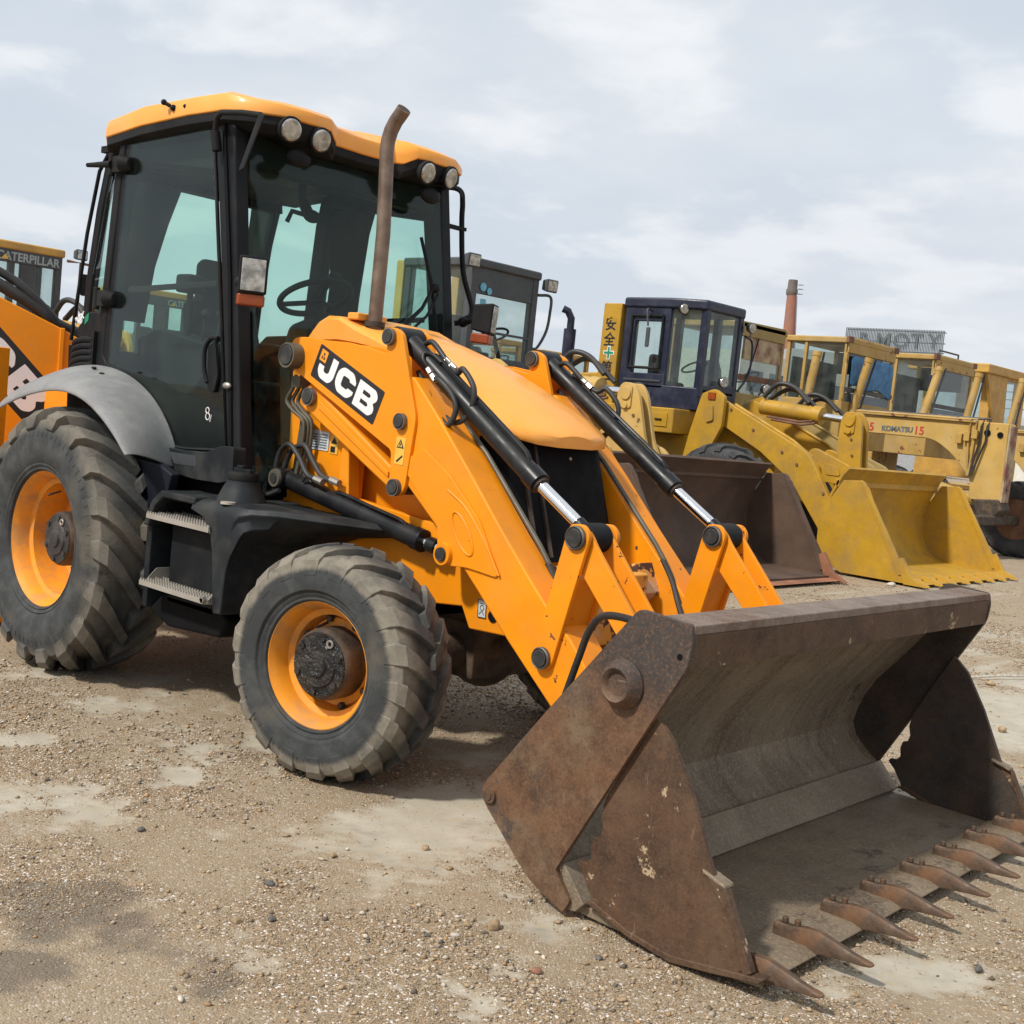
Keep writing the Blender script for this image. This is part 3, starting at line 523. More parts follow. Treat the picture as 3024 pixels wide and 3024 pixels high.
# engine bay, bonnet, grille
q = MB()
for sd in (-1, 1):
    y0, y1 = sd*.335, sd*.30; q.prism([(1.10, 1.0), (1.08, 1.84), (1.25, 1.93), (1.60, 1.86), (2.05, 1.71), (2.36, 1.575), (2.40, 1.31), (2.42, 1.0)], y0, y1)
q.build('side_panel', 'orange', B, bevel=.004)
rings = []
for x, hw, ze, zc_, zl in ((1.06, .33, 1.855, 1.865, 1.84), (1.10, .345, 1.880, 1.90, 1.84), (1.16, .35, 1.935, 1.955, 1.845), (1.23, .35, 1.966, 1.985, 1.85), (1.32, .35, 1.963, 1.98, 1.855), (1.45, .35, 1.915, 1.955, 1.845), (1.62, .35, 1.866, 1.915, 1.825), (1.80, .35, 1.812, 1.868, 1.78), (1.97, .35, 1.755, 1.815, 1.725), (2.10, .352, 1.706, 1.766, 1.672), (2.25, .352, 1.641, 1.700, 1.605), (2.37, .35, 1.592, 1.646, 1.556), (2.46, .34, 1.545, 1.598, 1.512), (2.53, .305, 1.512, 1.558, 1.484), (2.575, .235, 1.500, 1.532, 1.470), (2.60, .12, 1.492, 1.508, 1.464)):
    r_ = [(x, -hw*.96, zl-.012), (x, -hw, zl), (x, -hw, ze-.014), (x, -hw*.955, ze+.004)]
    for yf in (.7, .35, 0, -.35, -.7): r_.append((x, -hw*yf, ze+(zc_-ze)*(1-yf*yf)))
    r_ += [(x, hw*.955, ze+.004), (x, hw, ze-.014), (x, hw, zl), (x, hw*.96, zl-.012)]; rings.append(r_)
q = MB(); q.loft(rings, True, True); q.build('bonnet', 'orange_faded', B, smooth=50, bevel=.003)
MB().box(1.36, 1.44, -.33, -.14, 1.955, 1.99).build('bonnet_vent', 'orange_faded', B, bevel=.008)
nose = [(2.30, 1.49), (2.49, 1.485), (2.575, 1.22), (2.66, .96), (2.30, .96)]
q = MB(); rg = []
for z, xf in ((.96, 2.665), (1.10, 2.62), (1.29, 2.557), (1.44, 2.508), (1.472, 2.497)):
    rg.append([(2.34+(.06 if z < 1.2 else 0), -.345, z), (xf-.10, -.345, z), (xf-.03, -.325, z), (xf, -.26, z), (xf+.012, 0, z), (xf, .26, z), (xf-.03, .325, z), (xf-.10, .345, z), (2.34, .345, z)])
q.loft(rg); q.build('grille', 'black_matte', B, smooth=25, bevel=.004)
q = MB(); q.loft([[(x_, y_, z+dz) for x_, y_, z in [(2.40, -.352, 1.478), (2.505, -.33, 1.478), (2.53, -.24, 1.478), (2.54, 0, 1.478), (2.53, .24, 1.478), (2.505, .33, 1.478), (2.40, .352, 1.478)]] for dz in (-.018, .012)]); q.build('grille_seal', 'black_plastic', B, smooth=25)
MB().ext([(2.582, .05, 1.21), (2.582, .13, 1.21), (2.616, .13, 1.10), (2.616, .05, 1.10)], (.006, 0, .003)).build('grille_plate', 'charcoal', B)
MB().ball((2.525, .06, 1.405), .011).build('grille_latch', 'steel', B)
for y_ in (-.27, -.18): MB().ext([(2.50, y_, 1.46), (2.507, y_+.008, 1.46), (2.672, y_+.008, .98), (2.665, y_, .98)], (.012, 0, .005)).build('grille_strip', 'rust_dark', B)
# exhaust
q = MB(); path = [(1.475, -.25, 1.90), (1.477, -.25, 2.38), (1.455, -.25, 2.70), (1.447, -.25, 2.77), (1.450, -.25, 2.82), (1.466, -.25, 2.868), (1.492, -.25, 2.908), (1.53, -.25, 2.945), (1.545, -.25, 2.962)]
q.tube(path, .035, 20); q.tube(path[::-1], .031, 20); q.build('exhaust_pipe', 'exhaust_rust', B, smooth=50)
MB().cyl((1.475, -.25, 1.93), (1.475, -.25, 1.955), .050, n=24).build('exhaust_collar', 'rust_dark', B)
# kingpost towers with stickers and hard pipes
def tower(sd):
    m = MB(); m.prism([(1.14, .95), (1.10, 1.68), (1.25, 1.82), (1.55, 1.80), (1.66, 1.30), (1.66, .95)], -.43, -.39); m.prism([(1.60, 1.04), (1.61, 1.34), (1.66, 1.36), (1.70, 1.04)], -.50, -.43); t = flank(m, sd).build('tower', 'orange', B, bevel=.006)
    flank(MB().prism([(1.70, 1.04), (1.70, 1.115), (2.45, 1.05), (2.45, .99)], -.455, -.42), sd).build('frame_rail', 'orange', B, bevel=.006); return t
T = [tower(-1), tower(1)]
MB().prism([(1.29, 1.41), (1.435, 1.40), (1.43, 1.312), (1.287, 1.312)], -.434, -.43).build('notice', 'sticker_white', T[0])
q = MB()
for i in range(6):
    for j in (0, 1): q.box(1.298+j*.068, 1.352+j*.068, -.4355, -.434, 1.322+i*.0125, 1.328+i*.0125)
q.build('notice_print', 'dark_text', T[0])
MB().prism([(1.448, 1.395), (1.508, 1.392), (1.502, 1.302), (1.442, 1.304)], -.434, -.43).build('warning_sticker', 'sticker_yellow', T[0])
MB().prism([(1.475, 1.383), (1.498, 1.352), (1.452, 1.352)], -.4355, -.434).box(1.452, 1.485, -.4355, -.434, 1.31, 1.338).build('warning_mark', 'black_decal', T[0])
q = MB()
for dy, dx in ((0, 0), (.018, .02), (.03, .045)):
    q.curve([(1.25+dx, -.52+dy, 1.66), (1.235+dx, -.52+dy, 1.60), (1.195+dx, -.52+dy, 1.535), (1.245+dx, -.52+dy, 1.49), (1.325+dx*.5, -.51+dy, 1.44), (1.315+dx*.5, -.50+dy, 1.33), (1.29+dx*.5, -.50+dy, 1.18)], .010, 8)
q.box(1.235, 1.30, -.535, -.47, 1.60, 1.655); q.build('hydraulic_pipe', 'pipe_olive', B, smooth=40)
q = MB(); q.prism([(1.255, 1.46), (1.31, 1.455), (1.285, 1.18), (1.225, 1.19)], -.475, -.46); q.build('pipe_bracket', 'pipe_olive', B)
for a in ([(1.16, -.53, 1.19), (1.19, -.53, 1.28), (1.27, -.54, 1.325), (1.36, -.545, 1.27), (1.44, -.55, 1.195), (1.53, -.55, 1.178)], [(1.20, -.51, 1.19), (1.25, -.51, 1.29), (1.36, -.52, 1.33), (1.45, -.53, 1.26), (1.53, -.535, 1.20), (1.64, -.535, 1.182)]): MB().curve(a, .0135, 10).build('hydraulic_hose', 'hose', B, smooth=60)
q = MB(); q.cyl((1.50, -.55, 1.183), (1.56, -.55, 1.172), .018, n=8).cyl((1.60, -.535, 1.189), (1.66, -.535, 1.178), .018, n=8); q.build('hose_fitting', 'steel', B)
MB().curve([(1.15, -.55, 1.20), (1.13, -.56, 1.10), (1.18, -.58, 1.07), (1.26, -.57, 1.10)], .012, 8).curve([(1.19, -.52, 1.20), (1.18, -.54, 1.10), (1.10, -.55, 1.08), (1.02, -.56, 1.11)], .010, 8).build('hydraulic_hose', 'hose', B)
MB().curve([(1.40, -.545, 1.16), (1.43, -.55, 1.185), (1.48, -.55, 1.165)], .008, 6).build('steel_pipe', 'hose', B)

# loader arms: box arm > cheek plate, pins, decal; rams; crank
CHEEK = fillet([(1.245, 1.735), (1.265, 1.835), (1.36, 1.842), (1.515, 1.83), (1.677, 1.826), (1.816, 1.809), (1.945, 1.785), (1.93, 1.885), (1.965, 1.905), (2.03, 1.885), (2.17, 1.52), (2.14, 1.205), (2.10, 1.168), (2.045, 1.175), (2.03, 1.366), (1.367, 1.653), (1.29, 1.685)], [.05, .05, .03, .0, .0, .0, .01, .05, .05, .04, .03, .05, .05, .05, .02, .02, .05], 5)
ARM = [(2.05, 1.70), (2.12, 1.692), (2.268, 1.556), (2.50, 1.329), (2.722, 1.103), (2.879, .951), (3.016, .827), (3.13, .74), (3.40, .46), (3.43, .33), (3.30, .27), (3.066, .46), (2.807, .672), (2.606, .849), (2.38, 1.04), (2.10, 1.25)]
DOUB = fillet([(2.10, 1.31), (2.156, 1.259), (2.358, 1.081), (2.368, .985), (2.43, .918), (2.547, .929), (2.735, .914), (2.70, .975), (2.60, 1.13), (2.40, 1.30), (2.22, 1.40)], .03, 3)
def ring_pin(m, x, z, y, r, d=.02): m.cyl((x, y, z), (x, y-d, z), r, r*.96, 24); return m
def loader_arm(sd):
    arm = flank(MB().prism(ARM, -.556, -.394), sd).build('loader_arm', 'orange_worn', B, bevel=.010)
    f = lambda mb, nm, mt, **k: flank(mb, sd).build(nm, mt, arm, **k)
    f(MB().prism(CHEEK, -.572, -.548), 'cheek_plate', 'orange', bevel=.004)
    f(MB().prism(CHEEK, -.402, -.378), 'inner_plate', 'orange', bevel=.004)
    f(MB().prism(DOUB, -.566, -.5555), 'doubler_plate', 'orange', bevel=.003)
    f(MB().cyl((2.545, -.566, 1.06), (2.545, -.5675, 1.06), .02), 'rib_boss', 'orange')
    q = MB(); ov = [(2.51+.030*math.cos(a)+.085*math.sin(a)*.72, 1.065+.030*math.cos(a)*.75-.085*math.sin(a)*.95) for a in [2*math.pi*i/40 for i in range(40)]]
    q.tube([(x, -.5665, z) for x, z in ov]+[(ov[0][0], -.5665, ov[0][1])], .005, 6); f(q, 'pressed_oval', 'orange')
    f(MB().curve([(2.40, -.566, 1.235), (2.52, -.566, 1.17), (2.64, -.566, 1.05), (2.735, -.566, .925)], .005, 6), 'weld_bead', 'orange')
    # levelling link between the cheek plates
    LK = [(1.33, 1.545), (1.365, 1.625), (1.43, 1.607), (2.06, 1.265), (2.10, 1.19), (2.05, 1.17), (1.40, 1.485), (1.345, 1.50)]
    lk = flank(MB().prism(fillet(LK, .025, 3), -.540, -.415), sd).build('levelling_link', 'orange', B, bevel=.012)
    flank(MB().prism([(1.47, 1.555), (2.00, 1.27), (2.00, 1.245), (1.47, 1.515)], -.549, -.540), sd).build('link_rib', 'orange', lk, bevel=.003)
    for x, z, r, y in ((1.963, 1.859, .037, -.572), (2.085, 1.497, .036, -.572), (2.084, 1.208, .038, -.572), (1.407, 1.563, .043, -.545), (1.311, 1.747, .060, -.572)):
        d = .022 if r < .05 else .065; p = MB(); p.lathe([(y+.10, r*.8), (y, r*.8), (y, r), (y-d, r), (y-d, r*.86), (y-d+.006, r*.84), (y-d+.006, .002)], 28, o=(x, 0, z)); f(p, 'pin', 'pipe_olive' if d > .03 else 'pin_ring', smooth=30)
        f(MB().cyl((x, y-d+.007, z), (x, y-d-.004, z), r*.80, r*.76, 20), 'pin_head', 'pin_dark', bevel=.003)
    for x, z, r, y in ((1.963, 1.859, .040, -.378), (3.12, 1.135, .047, -.376), (3.012, .648, .044, -.376)):
        f(MB().lathe([(y-.01, r), (y+.016, r), (y+.018, r*.88), (y+.012, r*.82), (y+.012, .002)], 24, o=(x, 0, z)), 'pin', 'pin_ring', smooth=30); f(MB().cyl((x, y+.01, z), (x, y+.022, z), r*.78, r*.74, 20), 'pin_head', 'pin_dark', bevel=.003)
    MB_ = MB(); MB_.lathe([(-.39, .05), (-.575, .05), (-.585, .046), (-.585, .03), (-.58, .002)], 24, o=(2.415, 0, .965)); f(MB_, 'ram_boss', 'orange', smooth=30); f(MB().cyl((2.415, -.583, .965), (2.415, -.595, .965), .03, .028), 'pin_head', 'pin_dark')
    # lift ram
    lr = flank(MB().cyl((1.214, -.50, 1.155), (2.16, -.488, .995), .046, n=28), sd).build('lift_ram', 'black_paint', B, smooth=40)
    g = lambda mb, nm, mt, **k: flank(mb, sd).build(nm, mt, lr, **k)
    g(MB().cyl((2.15, -.488, .9965), (2.205, -.487, .987), .052, n=28), 'gland', 'black_paint', bevel=.004); g(MB().cyl((2.20, -.487, .988), (2.33, -.485, .966), .026, n=24), 'rod', 'chrome')
    g(MB().cyl((2.24, -.486, .981), (2.29, -.4855, .9725), .034, n=24), 'rod_end', 'black_paint'); g(MB().cyl((1.214, -.565, 1.155), (1.214, -.44, 1.155), .052, n=28), 'eye', 'black_paint', bevel=.004); g(MB().cyl((1.214, -.565, 1.155), (1.214, -.576, 1.155), .046, .043), 'pin_head', 'pipe_olive')
    g(MB().cyl((1.214, -.574, 1.155), (1.214, -.580, 1.155), .026), 'pin_centre', 'pin_dark')
    g(MB().curve([(1.62, -.512, 1.135), (1.70, -.516, 1.128), (1.90, -.516, 1.093), (2.06, -.512, 1.066), (2.10, -.503, 1.045)], .009, 8), 'ram_pipe', 'black_paint')
    # dump ram
    dr = flank(MB().cyl((1.995, -.475, 1.842), (2.775, -.475, 1.342), .043, n=30), sd).build('dump_ram', 'black_paint', B, smooth=40)
    h = lambda mb, nm, mt, **k: flank(mb, sd).build(nm, mt, dr, **k)
    h(MB().cyl((1.963, -.545, 1.859), (1.963, -.405, 1.859), .052, n=24), 'eye', 'black_paint', bevel=.006); h(MB().cyl((2.765, -.475, 1.348), (2.825, -.475, 1.310), .048, n=28), 'gland', 'black_paint', bevel=.003)
    h(MB().cyl((2.82, -.475, 1.313), (2.835, -.475, 1.303), .036, n=24), 'wiper_seal', 'rust_dark'); h(MB().cyl((2.83, -.475, 1.306), (3.07, -.475, 1.163), .0255, n=28), 'rod', 'chrome')
    h(MB().cyl((3.04, -.475, 1.181), (3.09, -.475, 1.151), .030, n=24), 'rod_neck', 'black_paint'); h(MB().cyl((3.12, -.535, 1.135), (3.12, -.415, 1.135), .058, n=28), 'rod_eye', 'black_plastic', bevel=.01)
    dv = Vector((.78, 0, -.50)).normalized(); up_ = Vector((.50, 0, .78)).normalized(); P = lambda a, o, y: tuple(Vector((1.995, y, 1.842))+dv*a+up_*o)
    h(MB().curve([P(.16, .040, -.475), P(.17, .052, -.478), P(.24, .056, -.478), P(.50, .056, -.478), P(.80, .056, -.478), P(.86, .05, -.478), P(.885, .035, -.478)], .0105, 8), 'ram_pipe', 'black_paint')
    h(MB().curve([P(.20, .0, -.515), P(.15, .015, -.523), P(.13, .035, -.512), P(.16, .047, -.49), P(.22, .05, -.485)], .0095, 8), 'ram_pipe', 'black_paint')
    h(MB().cyl(P(.20, .0, -.520), P(.23, -.004, -.522), .015, n=6).cyl(P(.24, -.005, -.522), P(.275, -.01, -.524), .016, n=6), 'hose_fitting', 'steel'); h(MB().cyl(P(.22, .068, -.47), P(.25, .068, -.47), .013, n=6).cyl(P(.26, .068, -.47), P(.295, .068, -.47), .016, n=6), 'hose_fitting', 'steel')
    h(MB().curve([P(.06, .045, -.46), P(.10, .075, -.462), P(.22, .068, -.47), P(.32, .070, -.48), (2.35, -.495, 1.745), (2.425, -.50, 1.675), (2.43, -.50, 1.60), (2.39, -.50, 1.535), (2.31, -.50, 1.52), (2.20, -.49, 1.585), (2.08, -.47, 1.70)], .0125, 10), 'hydraulic_hose', 'hose', smooth=60)
    h(MB().curve([P(.26, -.008, -.523), (2.26, -.53, 1.685), (2.335, -.53, 1.63), (2.365, -.53, 1.57), (2.33, -.53, 1.505), (2.27, -.53, 1.535), (2.17, -.51, 1.63), (2.06, -.48, 1.72)], .0125, 10), 'hydraulic_hose', 'hose', smooth=60)
    # pipe along the top of the arm
    f(MB().tube([(2.05, -.405, 1.70), (2.22, -.405, 1.585), (2.45, -.405, 1.40), (2.80, -.405, 1.055), (2.86, -.405, .985)], .0115, 10), 'arm_pipe', 'pipe_olive', smooth=60)
    f(MB().curve([(2.85, -.405, .992), (2.92, -.40, .90), (3.0, -.37, .78), (3.08, -.36, .66)], .014, 8), 'hydraulic_hose', 'hose')
    # crank: two bars from the arm, two links on to the bucket
    cb = fillet([(3.068, 1.150), (3.085, 1.185), (3.15, 1.190), (3.183, 1.15), (3.06, .625), (3.02, .592), (2.955, .625)], [.03, .04, .04, .03, .03, .04, .03], 4)
    cr_ = flank(MB().prism(cb, -.574, -.553).prism(cb, -.397, -.376), sd).build('crank', 'orange_worn', B, bevel=.004)
    k_ = lambda mb, nm, mt, **kk: flank(mb, sd).build(nm, mt, cr_, **kk)
    k_(MB().prism([(3.055, .99), (3.125, .97), (3.06, .72), (2.99, .74)], -.553, -.397), 'web_plate', 'orange_worn', bevel=.003)
    for x, z, r in ((3.12, 1.135, .047), (3.012, .648, .044)):
        k_(MB().lathe([(-.55, r), (-.588, r), (-.592, r*.9), (-.588, r*.82), (-.588, .002)], 28, o=(x, 0, z)), 'pin', 'pin_ring', smooth=30); k_(MB().cyl((x, -.585, z), (x, -.596, z), r*.80, r*.76, 20), 'pin_head', 'pin_dark', bevel=.003)
    lb = [(3.10, 1.04), (3.085, 1.15), (3.155, 1.175), (3.19, 1.12), (3.52, .755), (3.44, .69)]; lb = fillet(lb, .03, 3)
    flank(MB().prism(lb, -.547, -.527).prism(lb, -.423, -.403), sd).build('bucket_link', 'orange_worn', B, bevel=.004)
    return arm
AR, AL = loader_arm(-1), loader_arm(1)
# nameplate on the right cheek plate
def letters(parent, org, ud, vd, sc_, y, white, black, logo=True, plate=True, wid=511, hgt=163, nrm=-1):
    o = Vector(org); u = Vector(ud).normalized()*sc_; v = Vector(vd).normalized()*sc_
    def poly(pts, d0, d1, nm, mt): return MB().ext([tuple(o+u*a+v*b+Vector((0, nrm*d0, 0))) for a, b in pts], (0, nrm*(d1-d0), 0)).build(nm, mt, parent, smooth=0)
    if plate: poly(fillet([(0, 0), (wid, 0), (wid, hgt), (0, hgt)], 9, 3), 0, .0012, 'nameplate', black)
    poly(fillet([(160, 142), (118, 142), (118, 66), (106, 56), (84, 56), (75, 64), (75, 80), (35, 80), (35, 50), (60, 20), (134, 20), (160, 50)], [2, 2, 8, 8, 8, 8, 2, 2, 20, 20, 20, 20], 4), .0012, .002, 'letter', white)
    poly(fillet([(318, 96), (318, 110), (288, 142), (208, 142), (176, 110), (176, 52), (208, 20), (288, 20), (318, 50), (318, 66), (274, 66), (274, 62), (266, 55), (228, 55), (220, 62), (220, 100), (228, 107), (266, 107), (274, 100), (274, 96)], [2, 16, 20, 20, 20, 20, 20, 20, 16, 2, 2, 3, 3, 4, 4, 4, 4, 3, 3, 2], 4), .0012, .002, 'letter', white)
    poly(fillet([(335, 20), (460, 20), (482, 42), (482, 64), (464, 82), (482, 100), (482, 120), (460, 142), (335, 142)], [2, 16, 14, 12, 4, 12, 14, 16, 2], 4), .0012, .002, 'letter', white)
    for b0 in (50, 93): poly(fillet([(379, b0), (428, b0), (438, b0+9), (428, b0+19), (379, b0+19)], [1, 6, 6, 6, 1], 3), .0020, .0026, 'letter_counter', black)
    if logo:
        poly([(22, 94), (72, 94), (72, 148), (22, 148)], .0012, .002, 'emblem', 'orange_decal')
        for a in ((34, 104), (50, 104), (42, 122)): poly([(a[0], a[1]), (a[0]+10, a[1]+2), (a[0]+12, a[1]+16), (a[0]+6, a[1]+10), (a[0]+1, a[1]+17)], .002, .0026, 'emblem_mark', black)
letters(AR, (1.425, -.572, 1.664), (.471, 0, -.198), (.063, 0, .15), .001, 0, 'white_decal', 'black_decal')
MB().prism(fillet([(2.062, 1.432), (2.122, 1.426), (2.118, 1.308), (2.06, 1.312)], .006, 2), -.574, -.572).build('warning_sticker', 'sticker_yellow', AR)
q = MB(); q.prism([(2.092, 1.42), (2.115, 1.381), (2.069, 1.383)], -.5752, -.574); q.prism([(2.072, 1.325), (2.108, 1.352), (2.112, 1.346), (2.078, 1.318)], -.5752, -.574); q.build('warning_mark', 'black_decal', AR)
MB().prism([(2.092, 1.410), (2.106, 1.386), (2.077, 1.388)], -.576, -.5752).build('warning_field', 'sticker_yellow', AR); MB().box(2.088, 2.095, -.5766, -.576, 1.390, 1.404).build('warning_mark', 'black_decal', AR)
ch = [o for o in B.children if o.name.startswith('chassis')][0]
MB().prism([(2.503, .785), (2.552, .785), (2.556, .708), (2.508, .706)], -.424, -.42).build('tie_down_sticker', 'sticker_white', ch)
q = MB()
for (a, b_) in (((2.505, .783), (2.551, .783)), ((2.551, .783), (2.555, .71)), ((2.555, .71), (2.51, .708)), ((2.51, .708), (2.505, .783)), ((2.515, .768), (2.545, .768)), ((2.516, .72), (2.53, .735)), ((2.546, .72), (2.532, .735))): q.tube([(a[0], -.4245, a[1]), (b_[0], -.4245, b_[1])], .0015, 5)
q.torus((2.531, -.4245, .75), (0, 1, 0), .011, .0016, 16, 5); q.build('tie_down_mark', 'black_decal', ch)
MB().cyl((2.595, -.425, .725), (2.595, -.35, .725), .026).build('tie_down_eye', 'black_matte', ch)

# ------------------------------------------------------------------ bucket (clam type)
PROF = [(4.055, 1.012), (4.045, .885), (3.99, .87), (3.90, .852), (3.812, .799), (3.747, .712), (3.674, .621), (3.598, .529), (3.556, .453), (3.528, .385), (3.512, .312), (3.535, .252), (3.588, .203), (3.667, .148)]
def shell(prof, t):                                        # closed band of thickness t behind a profile
    n_ = len(prof); back = []
    for i in range(n_):
        a = Vector(prof[max(i-1, 0)]); b_ = Vector(prof[min(i+1, n_-1)]); d = (b_-a).normalized(); back.append(tuple(Vector(prof[i])+Vector((d.y, -d.x))*t))
    return prof+back[::-1]
BK = MB().prism(shell(PROF, .014), -1.15, 1.15).build('bucket', 'bucket_inside', B, smooth=30)
MB().prism([(3.925, 1.019), (4.060, 1.0135), (4.062, .985), (4.035, .975), (3.925, .985)], -1.15, 1.15).build('top_plate', 'bucket_lip', BK, bevel=.004)
MB().prism([(4.056, .985), (4.064, .985), (4.055, .880), (4.046, .884)], -1.149, 1.149).build('lip_strip', 'rust_clam', BK)
MB().prism([(3.655, .160), (3.668, .168), (3.765, .062), (3.735, .028), (3.700, .022)], -1.15, 1.15).build('dozer_blade', 'bucket_floor', BK, bevel=.004)
SIDE = fillet([(3.863, 1.030), (4.055, 1.016), (4.066, .965), (4.059, .893), (3.96, .713), (3.649, .141), (3.72, .06), (3.697, .016), (3.54, .072), (3.331, .252), (3.296, .290), (3.311, .335), (3.553, .647)], [.02, .012, .01, .02, 0, .015, .01, .01, .06, .04, .03, .03, 0], 3)
for sd in (-1, 1):
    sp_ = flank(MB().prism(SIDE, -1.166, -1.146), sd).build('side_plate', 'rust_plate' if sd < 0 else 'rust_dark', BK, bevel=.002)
    flank(MB().lathe([(-1.15, .078), (-1.175, .078), (-1.185, .070), (-1.205, .060), (-1.212, .052), (-1.205, .042), (-1.195, .036), (-1.195, .002)], 32, o=(3.835, 0, .792)), sd).build('pivot_boss', 'rust_plate', BK, smooth=35)
    flank(MB().lathe([(-1.165, .028), (-1.176, .026), (-1.176, .014), (-1.180, .013), (-1.180, .002)], 20, o=(3.342, 0, .297)), sd).build('bolt', 'rust_plate', BK, smooth=30)
    flank(MB().cyl((4.027, -1.1665, .915), (4.027, -1.163, .915), .010), sd).build('bolt_hole', 'black_matte', BK)
    cl = [(3.950, .715), (3.972, .700), (4.021, .655), (4.11, .51), (4.205, .316), (4.29, .20), (4.345, .072), (4.30, .052), (4.10, .020), (3.94, .035), (3.79, .075), (3.783, .095), (3.745, .150), (3.715, .178), (3.722, .192), (3.752, .194), (3.768, .215), (3.762, .252), (3.770, .283), (3.792, .290), (3.800, .320), (3.79, .36), (3.80, .42)]
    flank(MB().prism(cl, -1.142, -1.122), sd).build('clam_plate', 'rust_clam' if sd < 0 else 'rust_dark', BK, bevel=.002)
    flank(MB().ext([(3.77, -1.155, .072), (3.80, -1.155, .068), (3.94, -1.155, .026), (4.10, -1.155, .006), (4.25, -1.155, .030), (4.40, -1.155, .060), (4.415, -1.155, .078), (4.25, -1.155, .052), (4.10, -1.155, .028), (3.94, -1.155, .046), (3.80, -1.155, .088)], (0, .045, 0)), sd).build('wear_shoe', 'rust_clam', BK, bevel=.004)
    flank(MB().prism([(4.19, .305), (4.245, .292), (4.262, .280), (4.372, .075), (4.345, .060), (4.29, .19)], -1.150, -1.118), sd).build('side_cutter', 'rust_clam', BK, bevel=.004); flank(MB().ext([(4.175, -1.15, .318), (4.255, -1.15, .293), (4.258, -1.15, .283), (4.178, -1.15, .306)], (0, .05, 0)), sd).build('cutter_lip', 'bucket_floor', BK, bevel=.003)
MB().prism([(3.725, .048), (3.70, .030), (3.71, .016), (4.20, .010), (4.20, .040), (3.76, .046)], -1.12, 1.12).build('clam_floor', 'bucket_floor', BK, bevel=.003)
MB().prism([(4.192, .046), (4.205, .049), (4.345, .052), (4.385, .040), (4.385, .034), (4.192, .016)], -1.12, 1.12).build('cutting_edge', 'bucket_floor', BK, bevel=.003)
def tooth_mb():
    m = MB(); rg = []
    for x, hw, zt, zb in ((4.228, .014, .076, .046), (4.236, .017, .088, .046), (4.29, .018, .090, .046), (4.335, .020, .100, .046), (4.38, .021, .104, .036), (4.43, .018, .094, .044), (4.49, .015, .080, .050), (4.53, .015, .073, .054), (4.552, .013, .070, .058), (4.560, .006, .068, .061)):
        rg.append([(x, -hw, zb), (x, -hw, zb+(zt-zb)*.7), (x, -hw*.6, zt), (x, hw*.6, zt), (x, hw, zb+(zt-zb)*.7), (x, hw, zb)])
    m.loft(rg); m.cyl((4.262, 0, .09), (4.262, 0, .108), .012, .010, 8); m.cyl((4.305, 0, .09), (4.305, 0, .112), .012, .010, 8); return m
th = tooth_mb().build('tooth', 'tooth_metal', BK, bevel=.003, smooth=45)
for i in range(8):
    o = th if i == 0 else th.copy()
    if i: C.objects.link(o)
    o.location = (random.uniform(-.008, .006), -1.0785+.308*i+random.uniform(-.006, .006), random.uniform(-.002, .004)); o.rotation_euler = (0, 0, 0)
MB().curve([(3.24, -.70, .55), (3.29, -.70, .72), (3.34, -.72, .83), (3.44, -.78, .905), (3.60, -.85, .93), (3.75, -.9, .92)], .014, 10).build('hydraulic_hose', 'hose', B)
for sd in (-1, 1): flank(MB().prism([(3.40, .42), (3.44, .74), (3.62, .74), (3.55, .55), (3.49, .42)], -.61, -.585).prism([(3.40, .42), (3.44, .74), (3.62, .74), (3.55, .55), (3.49, .42)], -.365, -.34), sd).build('bucket_bracket', 'rust_dark', BK, bevel=.003)

# ------------------------------------------------------------------ cab
def roof_ring(sc_, z_of, dx=0.):
    pts = [(-.50, -.50), (-.44, -.66), (-.30, -.755), (.10, -.785), (.55, -.79), (.84, -.775), (.99, -.71), (1.065, -.60), (1.085, -.45), (1.075, -.30), (1.04, -.235), (1.0, -.20), (.985, 0)]
    pts = pts+[(x, -y) for x, y in pts[-2::-1]]; cx = .3
    return [(cx+(x-cx)*sc_+dx, y*sc_, z_of(x, y)) for x, y in pts]
def zb(x, y):
    a = abs(y)
    if x < -.40: return 2.80
    if x < -.25: return 2.855
    if x > .9 and a > .24: return 2.885
    if x > .9: return 2.845
    return 2.888-(.012 if x < .2 else 0)+.010*max(0, x-.4)
def zt(x, y):
    a = abs(y)
    if x < -.40: return 2.90
    if x < -.25: return 2.945
    if x > .9 and a > .24: return 2.945
    if x > .9: return 2.925
    return 2.975
RF = MB().loft([roof_ring(.985, lambda x, y: zb(x, y)-.004), roof_ring(1.0, lambda x, y: zb(x, y)), roof_ring(1.0, lambda x, y: zb(x, y)*.45+zt(x, y)*.55), roof_ring(.985, zt), roof_ring(.90, lambda x, y: zt(x, y)+.028), roof_ring(.6, lambda x, y: 3.015), roof_ring(.2, lambda x, y: 3.02)]).build('roof', 'orange_faded', B, smooth=40, bevel=.006)
MB().loft([roof_ring(.955, lambda x, y: zb(x, y)-.085 if x > .9 and abs(y) > .2 else zb(x, y)-.055, -.005), roof_ring(.99, lambda x, y: zb(x, y)-.045, -.002), roof_ring(.99, lambda x, y: zb(x, y)+.004, -.002)]).build('roof_trim', 'black_plastic', RF, smooth=40, bevel=.004)
MB().ball((.42, -.792, 2.935), .016).cyl((.40, -.80, 2.945), (.375, -.82, 2.96), .010).ball((.375, -.82, 2.96), .015).ball((.52, -.788, 2.935), .010).build('roof_knob', 'black_plastic', RF)
